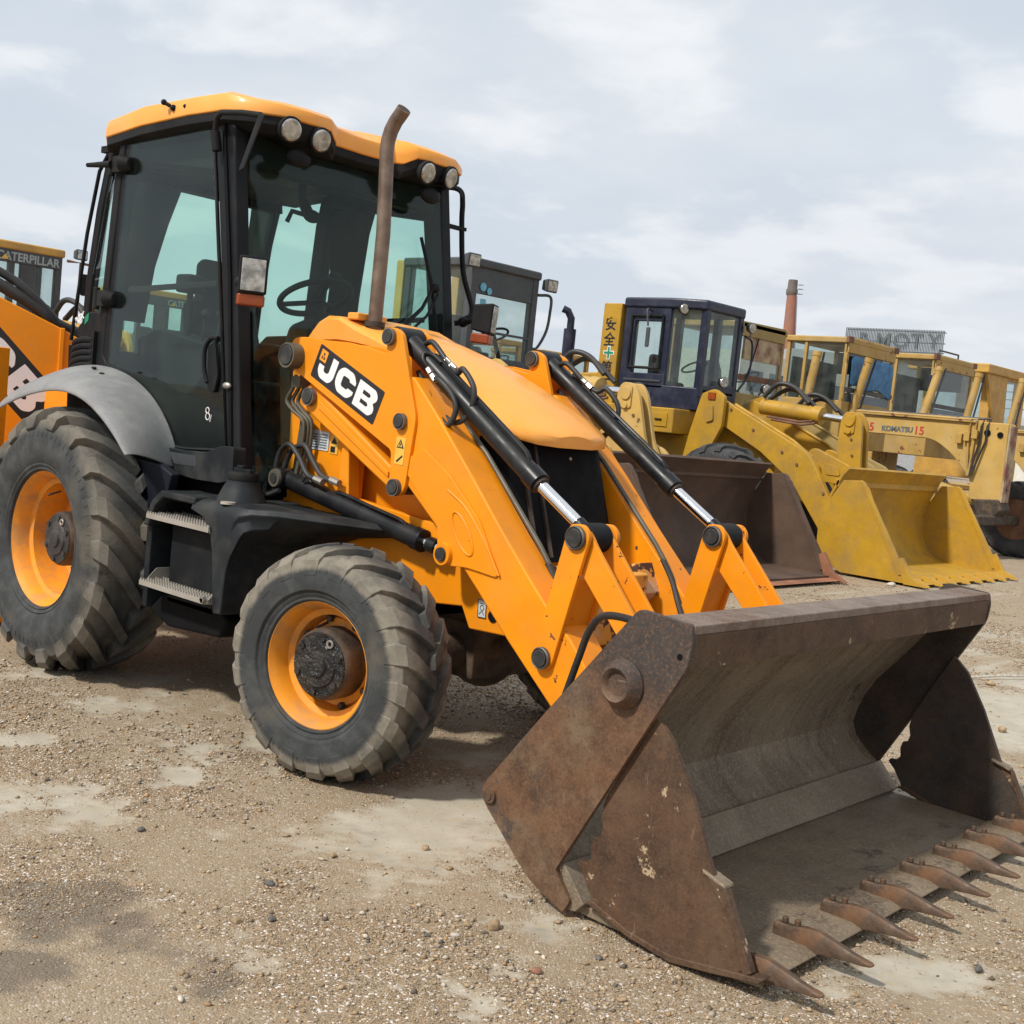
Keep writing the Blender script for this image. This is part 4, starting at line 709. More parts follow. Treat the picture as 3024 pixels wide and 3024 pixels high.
for sd in (-1, 1):
    for y_, x_, z_ in ((.545, 1.072, 2.834), (.365, 1.080, 2.824)):
        d = Vector((.93, sd*(.18 if y_ > .5 else .06), -.22)).normalized(); c0 = Vector((x_, sd*y_, z_))
        o = MB().cyl(c0-d*.10, c0+d*.010, .055, .064, 28).build('work_light', 'black_plastic', RF, bevel=.006)
        MB().cyl(c0+d*.010, c0+d*.015, .053, .046, 28).build('light_lens', 'lens_clear', RF, smooth=30)
    MB().ball((1.03, sd*.45, 2.72), .055, 10, (.5, 1.3, .8)).build('light_bezel', 'black_plastic', RF)
# pillars
def bar(p0, p1, wx, wy, m, nm, par=B, bev=.008):
    p0 = Vector(p0); p1 = Vector(p1); return MB().loft([[(p[0]-wx/2, p[1]-wy/2, p[2]), (p[0]+wx/2, p[1]-wy/2, p[2]), (p[0]+wx/2, p[1]+wy/2, p[2]), (p[0]-wx/2, p[1]+wy/2, p[2])] for p in (p0, p1)]).build(nm, m, par, bevel=bev)
for sd in (-1, 1):
    pts = lambda z, x0, x1: [(x0, sd*.735, z), (x1, sd*.735, z), (x1, sd*.655, z), (x0, sd*.655, z)]
    MB().loft([pts(1.10, 1.06, 1.17), pts(1.29, 1.035, 1.140), pts(2.10, .872, 1.005), pts(2.86, .715, .875)]).build('front_pillar', 'dark_trim', B, bevel=.014, seg=3)
    MB().loft([[(x-.012, sd*.745, z), (x+.012, sd*.745, z), (x+.012, sd*.735, z), (x-.012, sd*.735, z)] for x, z in ((1.09, 1.2), (.955, 2.1), (.80, 2.86))]).build('pillar_seal', 'black_matte', B)
    MB().loft([[(x0, sd*.728, z), (x1, sd*.728, z), (x1, sd*.66, z), (x0, sd*.66, z)] for x0, x1, z in ((-.30, -.15, 1.55), (-.27, -.14, 2.06), (-.23, -.11, 2.63), (-.18, -.07, 2.87))]).build('rear_pillar', 'dark_trim', B, bevel=.012)
    MB().loft([[(x0, sd*y1, z), (x1, sd*y1, z), (x1, sd*(y1-.05), z), (x0, sd*(y1-.05), z)] for x0, x1, y1, z in ((-.72, -.66, .60, 1.70), (-.70, -.63, .60, 2.1), (-.64, -.57, .60, 2.5), (-.55, -.48, .60, 2.85))]).build('corner_post', 'dark_trim', B, bevel=.01)
    MB().ext([(-.20, sd*.70, 1.58), (-.68, sd*.585, 1.72), (-.67, sd*.585, 2.1), (-.60, sd*.585, 2.5), (-.51, sd*.585, 2.84), (-.13, sd*.70, 2.85), (-.18, sd*.70, 2.4)], (0, sd*.005, 0)).build('quarter_window', 'cab_glass', B, smooth=0)
MB().ext([(-.46, .575, 2.84), (-.76, .575, 2.84), (-.80, .575, 2.4), (-.84, .575, 1.72), (-.66, .575, 1.72), (-.59, .575, 2.44)], (0, -.03, 0)).build('corner_trim', 'interior', B, bevel=.008)
MB().ext([(-.60, -.47, 2.83), (-.60, .0, 2.83), (-.60, -.07, 2.765), (-.63, -.14, 2.5), (-.66, -.19, 2.24), (-.68, -.22, 1.9), (-.68, -.47, 1.9)], (.02, 0, 0)).build('corner_trim', 'interior', B, bevel=.006)
MB().ext([(-.19, .70, 2.85), (.34, .70, 2.85), (.26, .70, 2.57), (.22, .70, 2.2), (.18, .70, 1.6), (-.10, .70, 1.6), (-.05, .70, 2.3), (-.11, .70, 2.58)], (0, -.03, 0)).build('side_trim', 'interior', B, bevel=.008)
MB().tube([(-.50, -.60, 2.86), (-.61, -.61, 2.72), (-.70, -.61, 2.37), (-.80, -.61, 1.75)], .011, 8).build('grab_wire', 'black_plastic', B, smooth=60)
# door on the right, matching window on the left
DOOR = [(-.125, 2.83), (.69, 2.85), (.80, 2.33), (1.025, 1.275), (.94, 1.256), (.684, 1.238), (.545, 1.240), (.42, 1.385), (.223, 1.518), (.0, 1.595), (-.16, 1.622), (-.215, 1.68), (-.19, 2.1), (-.155, 2.6)]
for sd in (-1, 1):
    d = flank(MB().prism(DOOR, -.726, -.720), sd).build('door', 'cab_glass', B, smooth=0)
    q = MB(); P_ = [(x, -.725, z) for x, z in DOOR]; q.tube(P_+[P_[0]], .011, 6); flank(q, sd).build('door_frame', 'black_plastic', d, smooth=60)
    flank(MB().prism([(-.02, 2.05), (.80, 2.085), (.80, 2.055), (-.02, 2.02)], -.712, -.700), sd).build('door_rail', 'dark_trim', d, bevel=.003)
    q = MB(); q.curve([(.90, -.742, 1.80), (.845, -.745, 1.795), (.80, -.745, 1.74), (.81, -.745, 1.64), (.84, -.742, 1.58)], .012, 8); q.prism(fillet([(.815, 1.76), (.875, 1.78), (.92, 1.62), (.90, 1.53), (.84, 1.55)], .02, 3), -.742, -.728); flank(q, sd).build('door_handle', 'black_plastic', d, bevel=.004)
    flank(MB().ball((1.02, -.75, 1.575), .022, 10, (1.4, .7, .8)), sd).build('lock', 'steel', d)
    for z, x in ((2.70, -.135), (1.98, -.195)):
        flank(MB().box(x-.075, x+.05, -.762, -.735, z-.045, z+.045).cyl((x-.08, -.755, z-.06), (x-.08, -.755, z+.06), .018, n=12).cyl((x+.03, -.758, z), (x+.085, -.735, z), .05, .03, 16), sd).build('door_hinge', 'black_plastic', d, bevel=.006)
    flank(MB().cyl((-.20, -.765, 2.70), (-.42, -.785, 2.705), .020, .012, 12), sd).build('hinge_handle', 'black_plastic', d)
    if sd < 0:
        q = MB(); q.torus((.84, -.7285, 1.445), (0, 1, 0), .014, .0025, 16, 5); q.torus((.846, -.7285, 1.415), (0, 1, 0), .017, .0025, 16, 5); q.tube([(.876, -.7285, 1.425), (.868, -.7285, 1.39)], .0025, 5); q.build('chalk_number', 'white_decal', d)
# windscreen and other panes
def pane(nm, pts, d=(.006, 0, 0)): return MB().ext(pts, d).build(nm, 'cab_glass', B, smooth=0)
pane('windscreen', [(1.175, -.65, 1.10), (1.175, .65, 1.10), (1.13, .65, 1.40), (.99, .65, 2.20), (.875, .65, 2.84), (.875, -.65, 2.84), (.99, -.65, 2.20), (1.13, -.65, 1.40)])
pane('rear_window', [(-.69, -.545, 1.72), (-.69, .545, 1.72), (-.665, .545, 2.1), (-.60, .545, 2.5), (-.52, .545, 2.82), (-.52, -.545, 2.82), (-.60, -.545, 2.5), (-.665, -.545, 2.1)])
# cab lower body, sill, floor, headlining
MB().prism([(-.60, 1.0), (-.66, 1.72), (-.30, 1.70), (0, 1.56), (.25, 1.49), (.45, 1.34), (.56, 1.16), (1.10, 1.12), (1.10, 1.0)], -.70, .70).build('cab_body', 'black_matte', B, bevel=.01)
for sd in (-1, 1):
    flank(MB().prism(fillet([(.548, 1.236), (.70, 1.232), (.93, 1.244), (1.04, 1.285), (1.15, 1.29), (1.16, 1.13), (1.05, 1.105), (.84, 1.10), (.575, 1.118)], .02, 3), -.775, -.70), sd).build('sill', 'tank_plastic', B, bevel=.012)
    flank(MB().prism(fillet([(.60, 1.215), (.84, 1.218), (.86, 1.165), (.66, 1.160)], .015, 3), -.777, -.774), sd).build('sill_recess', 'charcoal', B)
MB().box(-.48, .86, -.68, .68, 2.80, 2.835).build('headlining', 'interior', B)
for y_ in (-.66, .60): MB().prism([(-.1, 2.74), (.84, 2.62), (.86, 2.80), (-.1, 2.80)], y_, y_+.06).build('side_rail', 'interior', B)
MB().prismx([(-.66, 2.66), (.66, 2.66), (.66, 2.83), (-.66, 2.83)], .74, .85).build('header', 'interior', B, bevel=.02)
MB().prismx([(-.58, 2.70), (.58, 2.70), (.56, 2.83), (-.56, 2.83)], -.55, -.47).build('rear_header', 'interior', B)
MB().prism(fillet([(.90, 1.1), (.80, 1.75), (.86, 1.92), (1.0, 1.96), (1.10, 1.88), (1.14, 1.4), (1.15, 1.1)], .04, 4), -.30, .30).build('dashboard', 'interior', B, bevel=.02)
q = MB(); cw = Vector((.68, 0, 2.10)); ax = Vector((-.45, 0, .9)).normalized(); q.torus(cw, ax, .195, .017, 40, 10); u_, v_ = q.frame(ax)
for a in (.3, 2.4, 4.5): e = cw+.19*(math.cos(a)*u_+math.sin(a)*v_); q.tube([tuple(cw-ax*.03), tuple(cw*.5+e*.5-ax*.015), tuple(e)], .014, 8)
q.cyl(cw-ax*.05, cw+ax*.01, .05, .045); q.ball(tuple(cw+.185*(-v_)+ax*.035), .032); sw = q.build('steering_wheel', 'interior', B, smooth=60)
MB().cyl(cw-ax*.04, (.92, 0, 1.62), .035, .06, 16).build('steering_column', 'interior', B)
q = MB(); q.loft([[(x, sy*hw, z) for sy in (-1, 1)]+[(x+.10, sy*hw, z) for sy in (1, -1)] for x, hw, z in ((-.16, .24, 1.60), (-.20, .25, 1.8), (-.27, .23, 2.03), (-.28, .15, 2.06), (-.30, .14, 2.27), (-.31, .10, 2.30))]); q.box(-.20, .34, -.25, .25, 1.50, 1.62); q.build('seat', 'seat_fabric', B, bevel=.03, seg=3)
MB().lathe([(1.15, .16), (1.2, .20), (1.25, .15), (1.3, .20), (1.35, .15), (1.4, .20), (1.46, .16), (1.5, .2)], 24, 'z', (.06, 0, 0)).build('seat_base', 'interior', B)
for y_ in (-.36, .36): MB().prism(fillet([(-.30, 1.5), (-.34, 1.80), (-.1, 1.86), (.42, 1.78), (.46, 1.68), (.25, 1.5)], .05, 3), y_-.10, y_+.10).build('side_console', 'interior', B, bevel=.02)
for y_, x_ in ((-.36, .30), (-.30, .36), (.36, .3), (-.40, .22)): MB().cyl((x_, y_, 1.70), (x_+.04, y_, 1.93), .011).ball((x_+.04, y_, 1.95), .028).build('control_lever', 'interior', B)
MB().box(.02, .16, -.46, -.34, 2.06, 2.16).cyl((.09, -.40, 1.8), (.09, -.40, 2.07), .018).build('side_monitor', 'interior', B, bevel=.02)
q = MB(); q.curve([(.52, .0, 2.79), (.48, .0, 2.70), (.49, .01, 2.60), (.53, .02, 2.56)], .022, 10); q.tube([(.50, .0, 2.62), (.53, .02, 2.56)], .03, 8); q.ball((.55, .03, 2.545), .045, 10, (.6, 1.3, .8)); q.tube([(.55, -.02, 2.545), (.54, -.10, 2.55), (.53, -.12, 2.49)], .014, 8); q.build('cab_fan', 'interior', B, smooth=60)
# wiper
q = MB(); q.tube([(.965, .47, 2.50), (1.02, .53, 2.25), (1.085, .55, 1.95)], .010, 6); q.tube([(1.03, .54, 2.24), (1.10, .40, 2.10), (1.165, .22, 1.985)], .011, 6); q.tube([(1.05, .56, 2.20), (1.12, .42, 2.06), (1.17, .28, 1.975)], .008, 6); q.ball((1.04, .54, 2.23), .028); q.build('wiper', 'black_plastic', B)
# side lamps with indicators
def side_lamp(sd):
    c_ = Vector((1.225, -.80, 2.095)); d = Vector((.86, -.50, -.05)).normalized(); u_ = Vector((0, 0, 1)); s_ = d.cross(u_).normalized(); u_ = s_.cross(d)
    def bx_(a0, a1, hw, hh, dz=0., tap=1.): return MB().loft([[tuple(c_+d*a+s_*x*k+u_*(z*k+dz)) for x, z in ((-hw, -hh), (hw, -hh), (hw, hh), (-hw, hh))] for a, k in ((a0, tap), (a1, 1.))])
    o = flank(bx_(-.085, .035, .068, .088, 0, .80), sd).build('side_lamp', 'black_plastic', B, bevel=.012, seg=3)
    flank(bx_(.028, .038, .055, .074), sd).build('lamp_lens', 'lens_clear', o, bevel=.004); flank(bx_(-.075, .030, .062, .028, -.115), sd).build('indicator', 'lens_amber', o, bevel=.010)
    flank(bx_(.036, .040, .050, .004, .028), sd).build('lens_bar', 'lens_clear', o); flank(MB().tube([tuple(c_-d*.07), (1.10, -.77, 2.075), (1.03, -.73, 2.06)], .016, 8).ball((1.07, -.755, 2.07), .03), sd).build('lamp_bracket', 'black_plastic', o)
both(side_lamp)
# mirrors
def mirror(sd):
    if sd < 0:
        o = MB().tube([(.80, -.775, 2.70), (.79, -.78, 2.80), (.815, -.79, 2.855), (.86, -.80, 2.87), (1.05, -.81, 2.85), (1.20, -.81, 2.825)], .014, 10).cyl((.805, -.77, 2.70), (.79, -.78, 2.79), .024, n=12).build('mirror_arm', 'black_plastic', B, smooth=60)
        MB().loft([[(x-.83*k, -.815+.56*k, z+.22*k) for x, z in ((1.195, 2.84), (1.240, 2.825), (1.112, 2.590), (1.062, 2.575))] for k in (-.09, .09)]).build('mirror', 'black_plastic', o, bevel=.012, seg=3)
    else:
        o = MB().curve([(.70, .74, 2.82), (.74, .86, 2.865), (.79, .91, 2.85), (.81, .915, 2.78), (.82, .915, 2.66), (.87, .915, 2.38), (.99, .90, 2.15), (1.0, .80, 2.08)], .016, 10).build('mirror_arm', 'black_plastic', B, smooth=60)
        MB().box(.80, .84, .80, .94, 2.62, 2.64).build('mirror', 'black_plastic', o)
both(mirror)
# rear mudguards
OUT = [(-.60, 1.318), (-.44, 1.374), (-.25, 1.424), (.02, 1.468), (.256, 1.455), (.46, 1.386), (.65, 1.278), (.76, 1.188)]
INN = [(-.64, 1.50), (-.60, 1.575), (-.40, 1.615), (-.16, 1.618), (.07, 1.588), (.29, 1.508), (.49, 1.375), (.625, 1.215)]
INN[-1] = (.64, 1.13); INN[-2] = (.56, 1.29); INN[-3] = (.40, 1.445); INN[-4] = (.20, 1.548); INN[-5] = (-.03, 1.606); INN[-6] = (-.28, 1.622)
def guard(sd):
    rows = []
    for (xo, zo), (xi, zi) in zip(OUT, INN):
        o = Vector((xo, -1.105, zo)); i = Vector((xi, -.775, zi)); ctr = Vector((0, 0, .68)); rd = (o-Vector((ctr.x, o.y, ctr.z))).normalized()
        m1 = i.lerp(o, .45)+rd*.035; m2 = i.lerp(o, .82)+rd*.045+Vector((0, -.02, 0)); rows.append([tuple(i+Vector((0, .05, -.0))), tuple(i), tuple(m1), tuple(m2), tuple(o+rd*.012+Vector((0, -.012, 0))), tuple(o)])
    mb = MB(); mb.loft(rows, closed=False, caps=False); flank(mb, sd).build('mudguard', 'grey_fender', B, sub=2, solid=.008, smooth=60)
    for x_, z_, y_ in ((-.05, 1.598, -.86), (.07, 1.572, -.88)): flank(MB().ball((x_, y_, z_), .014, 8, (1.3, 1, .5)), sd).build('guard_bolt', 'black_plastic', B)
    flank(MB().prism([(.25, 1.17), (.70, 1.16), (.82, 1.12), (.80, 1.02), (.72, .95), (.68, .80), (.58, .72), (.45, .80)], -.89, -.84), sd).build('arch_panel', 'arch_navy', B, bevel=.01)
    q = MB()
    for k in range(5):
        z0 = 1.60+k*.035; r_ = []
        q.curve([(-.30, -.735, z0+.012), (-.40, -.745, z0+.010), (-.52, -.73, z0-.012), (-.64+.03*k, -.70, z0-.055)], .019, 8)
    q.box(-.345, -.28, -.75, -.70, 1.58, 1.80); flank(q, sd).build('vent_louvre', 'black_plastic', B, smooth=60)
    flank(MB().prism([(-.66, 1.82), (-.52, 1.92), (-.30, 1.93), (-.30, 1.75), (-.6, 1.68)], -.66, -.56), sd).build('rear_quarter_panel', 'black_plastic', B, bevel=.02)
both(guard)
text('model_badge', '3CX', .055, (-.655, -.667, 1.835), (1, 0, .45), (-.2, 0, 1), 'white_decal', B, .002)
MB().prism([(-.555, 1.885), (-.515, 1.91), (-.515, 1.865), (-.555, 1.84)], -.664, -.66).build('green_badge', 'green_mark', B)
# fuel tank with step recess, steps
TK = [(.70, 1.035), (1.46, 1.045), (1.90, 1.01), (1.98, .96), (1.96, .93), (1.70, .905), (1.56, .84), (1.49, .72), (1.47, .50), (1.30, .40), (1.26, .40)]
q = MB(); rg = []
for y_, ex, ins, dz in ((-.44, .52, 0, -.025), (-.60, .46, 0, -.012), (-.74, .33, 0, -.004), (-.86, .16, 0, 0), (-.925, .05, .006, -.008), (-.955, .0, .02, -.022), (-.968, -.02, .045, -.05)):
    pts = [(1.365, .535), (1.325, .86), (1.29, .965), (1.22, 1.02), (1.12, 1.043), (1.30, 1.050), (1.46+ex, 1.046), (1.50+ex, 1.022), (1.49+ex*.92, .992), (1.545+ex*.35, .955), (1.475, .86), (1.445, .74), (1.43, .54)]
    cx, cz = 1.38, .8; rg.append([(x+(cx-x)*ins*1.6*(1 if x > 1.4 else .3), y_, z+(dz if z > .85 else 0)+(cz-z)*ins*.3) for x, z in pts])
q.loft(rg); q.build('fuel_tank', 'tank_plastic', B, bevel=.022, seg=3, smooth=50)
MB().prism([(.66, .50), (.70, .985), (.80, 1.04), (1.30, 1.043), (1.30, .98), (.86, .98), (.80, .94), (.79, .45)], -.80, -.46).build('tank_body', 'tank_plastic', B, bevel=.015)
MB().prism([(.72, .86), (.78, .985), (.86, 1.045), (1.15, 1.045), (1.15, 1.01), (.88, 1.01), (.82, .965), (.765, .86)], -.965, -.78).build('step_surround', 'tank_plastic', B, bevel=.010)
MB().prism([(.70, .45), (.70, .90), (.745, .90), (.745, .45)], -.93, -.60).build('step_post', 'tank_plastic', B, bevel=.01)
MB().prism(fillet([(.88, .50), (.88, .895), (1.28, .905), (1.28, .50)], .02, 3), -.90, -.70).build('battery_box', 'black_plastic', B, bevel=.01)
MB().box(.70, 1.36, -.72, -.44, .42, 1.03).build('tank_back', 'black_matte', B)
MB().lathe([(1.02, .125), (1.06, .110), (1.10, .092), (1.135, .074), (1.142, .074)], 28, 'z', (1.27, -.79, 0)).build('filler_neck', 'tank_plastic', B, smooth=30)
MB().lathe([(1.140, .070), (1.150, .073), (1.172, .073), (1.182, .066), (1.184, .01)], 28, 'z', (1.27, -.79, 0)).box(1.205, 1.335, -.804, -.776, 1.180, 1.198).box(1.23, 1.28, -.804, -.776, 1.196, 1.212).build('filler_cap', 'black_plastic', B, bevel=.004)
MB().lathe([(1.040, .035), (1.050, .034), (1.051, .002)], 20, 'z', (1.36, -.925, 0)).build('tank_plug', 'galvanised', B, smooth=30)
def step(x0, x1, y0, y1, z, nm='step'):
    o = MB().box(x0, x1, y0, y1, z-.028, z-.024).box(x0, x1, y0, y0+.004, z-.028, z).box(x0, x1, y1-.004, y1, z-.028, z).build(nm, 'galvanised', B)
    q = MB(); n_ = int((x1-x0)/.022)
    for i in range(n_):
        for j in range(5):
            x = x0+.012+i*(x1-x0-.02)/max(1, n_-1); y = y0+.004+j*(y1-y0-.008)/4
            q.prism([(x-.008, z-.003), (x+.008, z-.003), (x+.003, z+.010), (x-.003, z+.010)], y-.003, y+.003)
    for j in range(5): y = y0+.004+j*(y1-y0-.008)/4; q.box(x0, x1, y-.002, y+.002, z-.024, z)
    q.build('tread_teeth', 'galvanised', o, smooth=0)
    for xx in (x0, x1-.003): MB().prismx(fillet([(y0+.02, z-.02), (y1, z-.02), (y1, z+.055), (y0+.09, z+.055)], .012, 3), xx, xx+.003).build('step_cheek', 'galvanised', o)
step(.78, 1.31, -.985, -.80, .925); step(.82, 1.36, -1.02, -.85, .606)
MB().prism([(.72, .44), (.85, .545), (1.30, .555), (1.40, .50), (1.34, .41), (.90, .38)], -.90, -.45).build('step_base', 'black_matte', B, bevel=.02)
MB().cyl((1.352, -1.0, .60), (1.352, -1.02, .60), .016, n=6).build('bolt', 'steel', B)
# backhoe behind the cab, its boom swung round to the side
bm_ = MB().prism([(-2.4, 2.76), (-.15, 1.840), (-.05, 1.79), (-.05, 1.15), (-.25, .95), (-.9, 1.15), (-2.4, 1.95)], 0, .30).build('backhoe_boom', 'orange', B, bevel=.010, local=True)
bm_.location = Vector((-1.75, 0, 0))-OFF[B]; bm_.rotation_euler.z = math.atan2(.906, .42); OFF[bm_] = Vector((0, 0, 0))
MB().box(-.175, -.145, -.018, .32, 1.15, 1.850).build('boom_lip', 'orange', bm_, bevel=.006)
rd_ = Vector((.695, 0, -.719)).normalized(); ud_ = Vector((.719, 0, .695)).normalized(); og = Vector((-.38, 0, 1.584))-rd_*335*.0018-ud_*142*.0018
letters(bm_, tuple(og), tuple(rd_), tuple(ud_), .0018, 0, 'white_decal', 'black_decal', False, True)
MB().curve([(-2.4, .10, 2.95), (-1.2, .10, 2.45), (-.57, .08, 2.175), (-.41, .06, 2.08), (-.25, .05, 1.94), (-.18, .06, 1.87), (-.06, .10, 1.80), (.10, .14, 1.68)], .030, 10).build('boom_hose', 'hose', bm_, smooth=60)
MB().curve([(-2.4, .06, 2.86), (-.57, .06, 2.09), (-.22, .06, 1.885), (-.06, .12, 1.83)], .042, 10).build('boom_hose', 'hose', bm_, smooth=60)
MB().prism([(-2.10, .5), (-2.05, 1.55), (-1.5, 1.45), (-1.40, .5)], -.22, .22).build('kingpost', 'orange', B, bevel=.02)
MB().box(-1.42, -1.28, -.95, .95, .55, 1.05).build('rear_frame', 'orange', B, bevel=.01)
for sd in (-1, 1):
    flank(MB().box(-1.42, -1.20, -.88, -.78, .28, 1.67), sd).build('stabiliser_leg', 'orange', B, bevel=.008); flank(MB().box(-1.40, -1.05, -.98, -.66, .02, .07).box(-1.36, -1.26, -.86, -.80, .05, .32), sd).build('stabiliser_foot', 'orange_worn', B, bevel=.006)
MB().box(-1.32, -1.25, -.91, -.88, 1.40, 1.49).cyl((-1.28, -.895, 1.49), (-1.28, -.895, 1.55), .016).cyl((-1.29, -.895, 1.34), (-1.29, -.895, 1.41), .015).build('check_valve', 'galvanised', B, bevel=.004)
MB().curve([(-1.28, -.895, 1.55), (-1.27, -.895, 1.62), (-1.30, -.89, 1.655)], .010, 8).build('steel_pipe', 'orange', B)
MB().curve([(-1.29, -.895, 1.35), (-1.28, -.90, 1.22), (-1.18, -.92, 1.06), (-1.02, -.90, .97), (-.8, -.8, .95)], .016, 8).curve([(-1.20, -.90, 1.20), (-1.13, -.90, 1.06), (-.98, -.88, 1.02), (-.8, -.8, 1.0)], .015, 8).build('hydraulic_hose', 'hose', B, smooth=60)

# ------------------------------------------------------------------ parked wheel loaders and graders
def simple_wheel(parent, loc, Rr, W, rimr, paint, left=False, nl=16, tm='rubber_far'):
    w_ = sub_empty('wheel', parent, loc, math.pi if left else 0); b = dict(parent=w_, local=True)
    tyre(Rr, W, rimr, nl, .045, .10, .35, n=40).build('tyre', tm, smooth=30, **b)
    f = -W*.40; MB().lathe([(f-.005, rimr), (f+.01, rimr-.03), (f+.08, rimr-.06), (f+.14, rimr*.62), (f+.10, rimr*.55), (f+.08, rimr*.3), (f+.02, rimr*.26), (f+.02, .004), (W*.3, .004), (W*.4, rimr)], 40).build('rim', paint, smooth=30, **b)
def cab_box(par, x0, x1, y0, y1, z0, zs, z1, frame, pw=.07, roof=None, glassm='far_glass', lean=0., panes=('front', 'right', 'left', 'rear'), mid=None, interior=True, solid=.0):
    """a loader cab: corner posts, sills, roof and a pane in each opening; zs = height of the window sill"""
    rf = roof or frame
    cab = MB().box(x0, x1, y0, y1, z0, zs).build('cab_body', frame, par, bevel=.02)
    for x, ln in ((x0, 0), (x1, lean)):
        for y in (y0, y1):
            sx = pw/2 if x == x0 else -pw/2; sy = pw/2 if y == y0 else -pw/2
            MB().loft([[(x+sx+dx+l_, y+sy+dy, z) for dx, dy in ((-pw/2, -pw/2), (pw/2, -pw/2), (pw/2, pw/2), (-pw/2, pw/2))] for z, l_ in ((zs-.01, 0), (z1, -ln))]).build('post', frame, cab, bevel=.012)
    top = MB().prismz(fillet([(x0-.03, y0-.03), (x1+.03-lean, y0-.03), (x1+.03-lean, y1+.03), (x0-.03, y1+.03)], .05, 3), z1-.01, z1+.10).build('roof', rf, cab, bevel=.025)
    P = lambda *p: MB().ext(*p)
    g = .02
    if 'front' in panes: MB().ext([(x1-g, y0+pw, zs), (x1-g, y1-pw, zs), (x1-g-lean, y1-pw, z1), (x1-g-lean, y0+pw, z1)], (-.006, 0, 0)).build('front_pane', glassm, cab, smooth=0)
    if 'rear' in panes: MB().box(x0+g, x0+g+.006, y0+pw, y1-pw, zs, z1).build('rear_pane', glassm, cab, smooth=0)
    for nm, y, s_ in (('right', y0+g, 1), ('left', y1-g, -1)):
        if nm in panes: MB().ext([(x0+pw, y, zs), (x1-pw, y, zs), (x1-pw-lean, y, z1), (x0+pw, y, z1)], (0, s_*.006, 0)).build('side_pane', glassm, cab, smooth=0)
    if mid:
        for y in (y0+pw/2, y1-pw/2): MB().box(mid-.03, mid+.03, y-pw/2, y+pw/2, zs, z1).build('door_post', frame, cab, bevel=.008)
    if interior:
        xm = x0*.6+x1*.4; ym = (y0+y1)/2; MB().box(xm-.1, xm+.35, ym-.25, ym+.25, zs-.05, zs+.08).loft([[(xm-.12+dx, ym-.23*k, z), (xm-.12+dx, ym+.23*k, z), (xm+dx, ym+.23*k, z), (xm+dx, ym-.23*k, z)] for z, dx, k in ((zs, 0, 1), (zs+.4, -.05, .95), (zs+.55, -.07, .6))]).build('seat', 'seat_fabric', cab, bevel=.03)
        MB().torus((xm+.62, ym, zs+.30), (-.5, 0, 1), .20, .016, 28, 6).cyl((xm+.62, ym, zs+.30), (xm+.80, ym, zs-.1), .03).build('steering_wheel', 'interior', cab)
    return cab, top
def lamp(par, c_, r, d, housing, square=False):
    c_ = Vector(c_); d = Vector(d).normalized()
    if square:
        s_ = d.cross(Vector((0, 0, 1))).normalized(); u_ = s_.cross(d)
        bx_ = lambda a0, a1, k, tp=1.: MB().loft([[tuple(c_+d*a+s_*x*k*tt+u_*z*k*tt) for x, z in ((-r*1.2, -r), (r*1.2, -r), (r*1.2, r), (-r*1.2, r))] for a, tt in ((a0, tp), (a1, 1.))])
        o = bx_(-.12, .01, 1, .75).build('lamp', housing, par, bevel=.02); bx_(.008, .018, .74).build('lamp_lens', 'lens_clear', par)
    else: o = MB().cyl(c_-d*.09, c_, r*.7, r, 20).build('lamp', housing, par, bevel=.008); MB().cyl(c_, c_+d*.012, r*.88, r*.8, 20).build('lamp_lens', 'lens_clear', par)
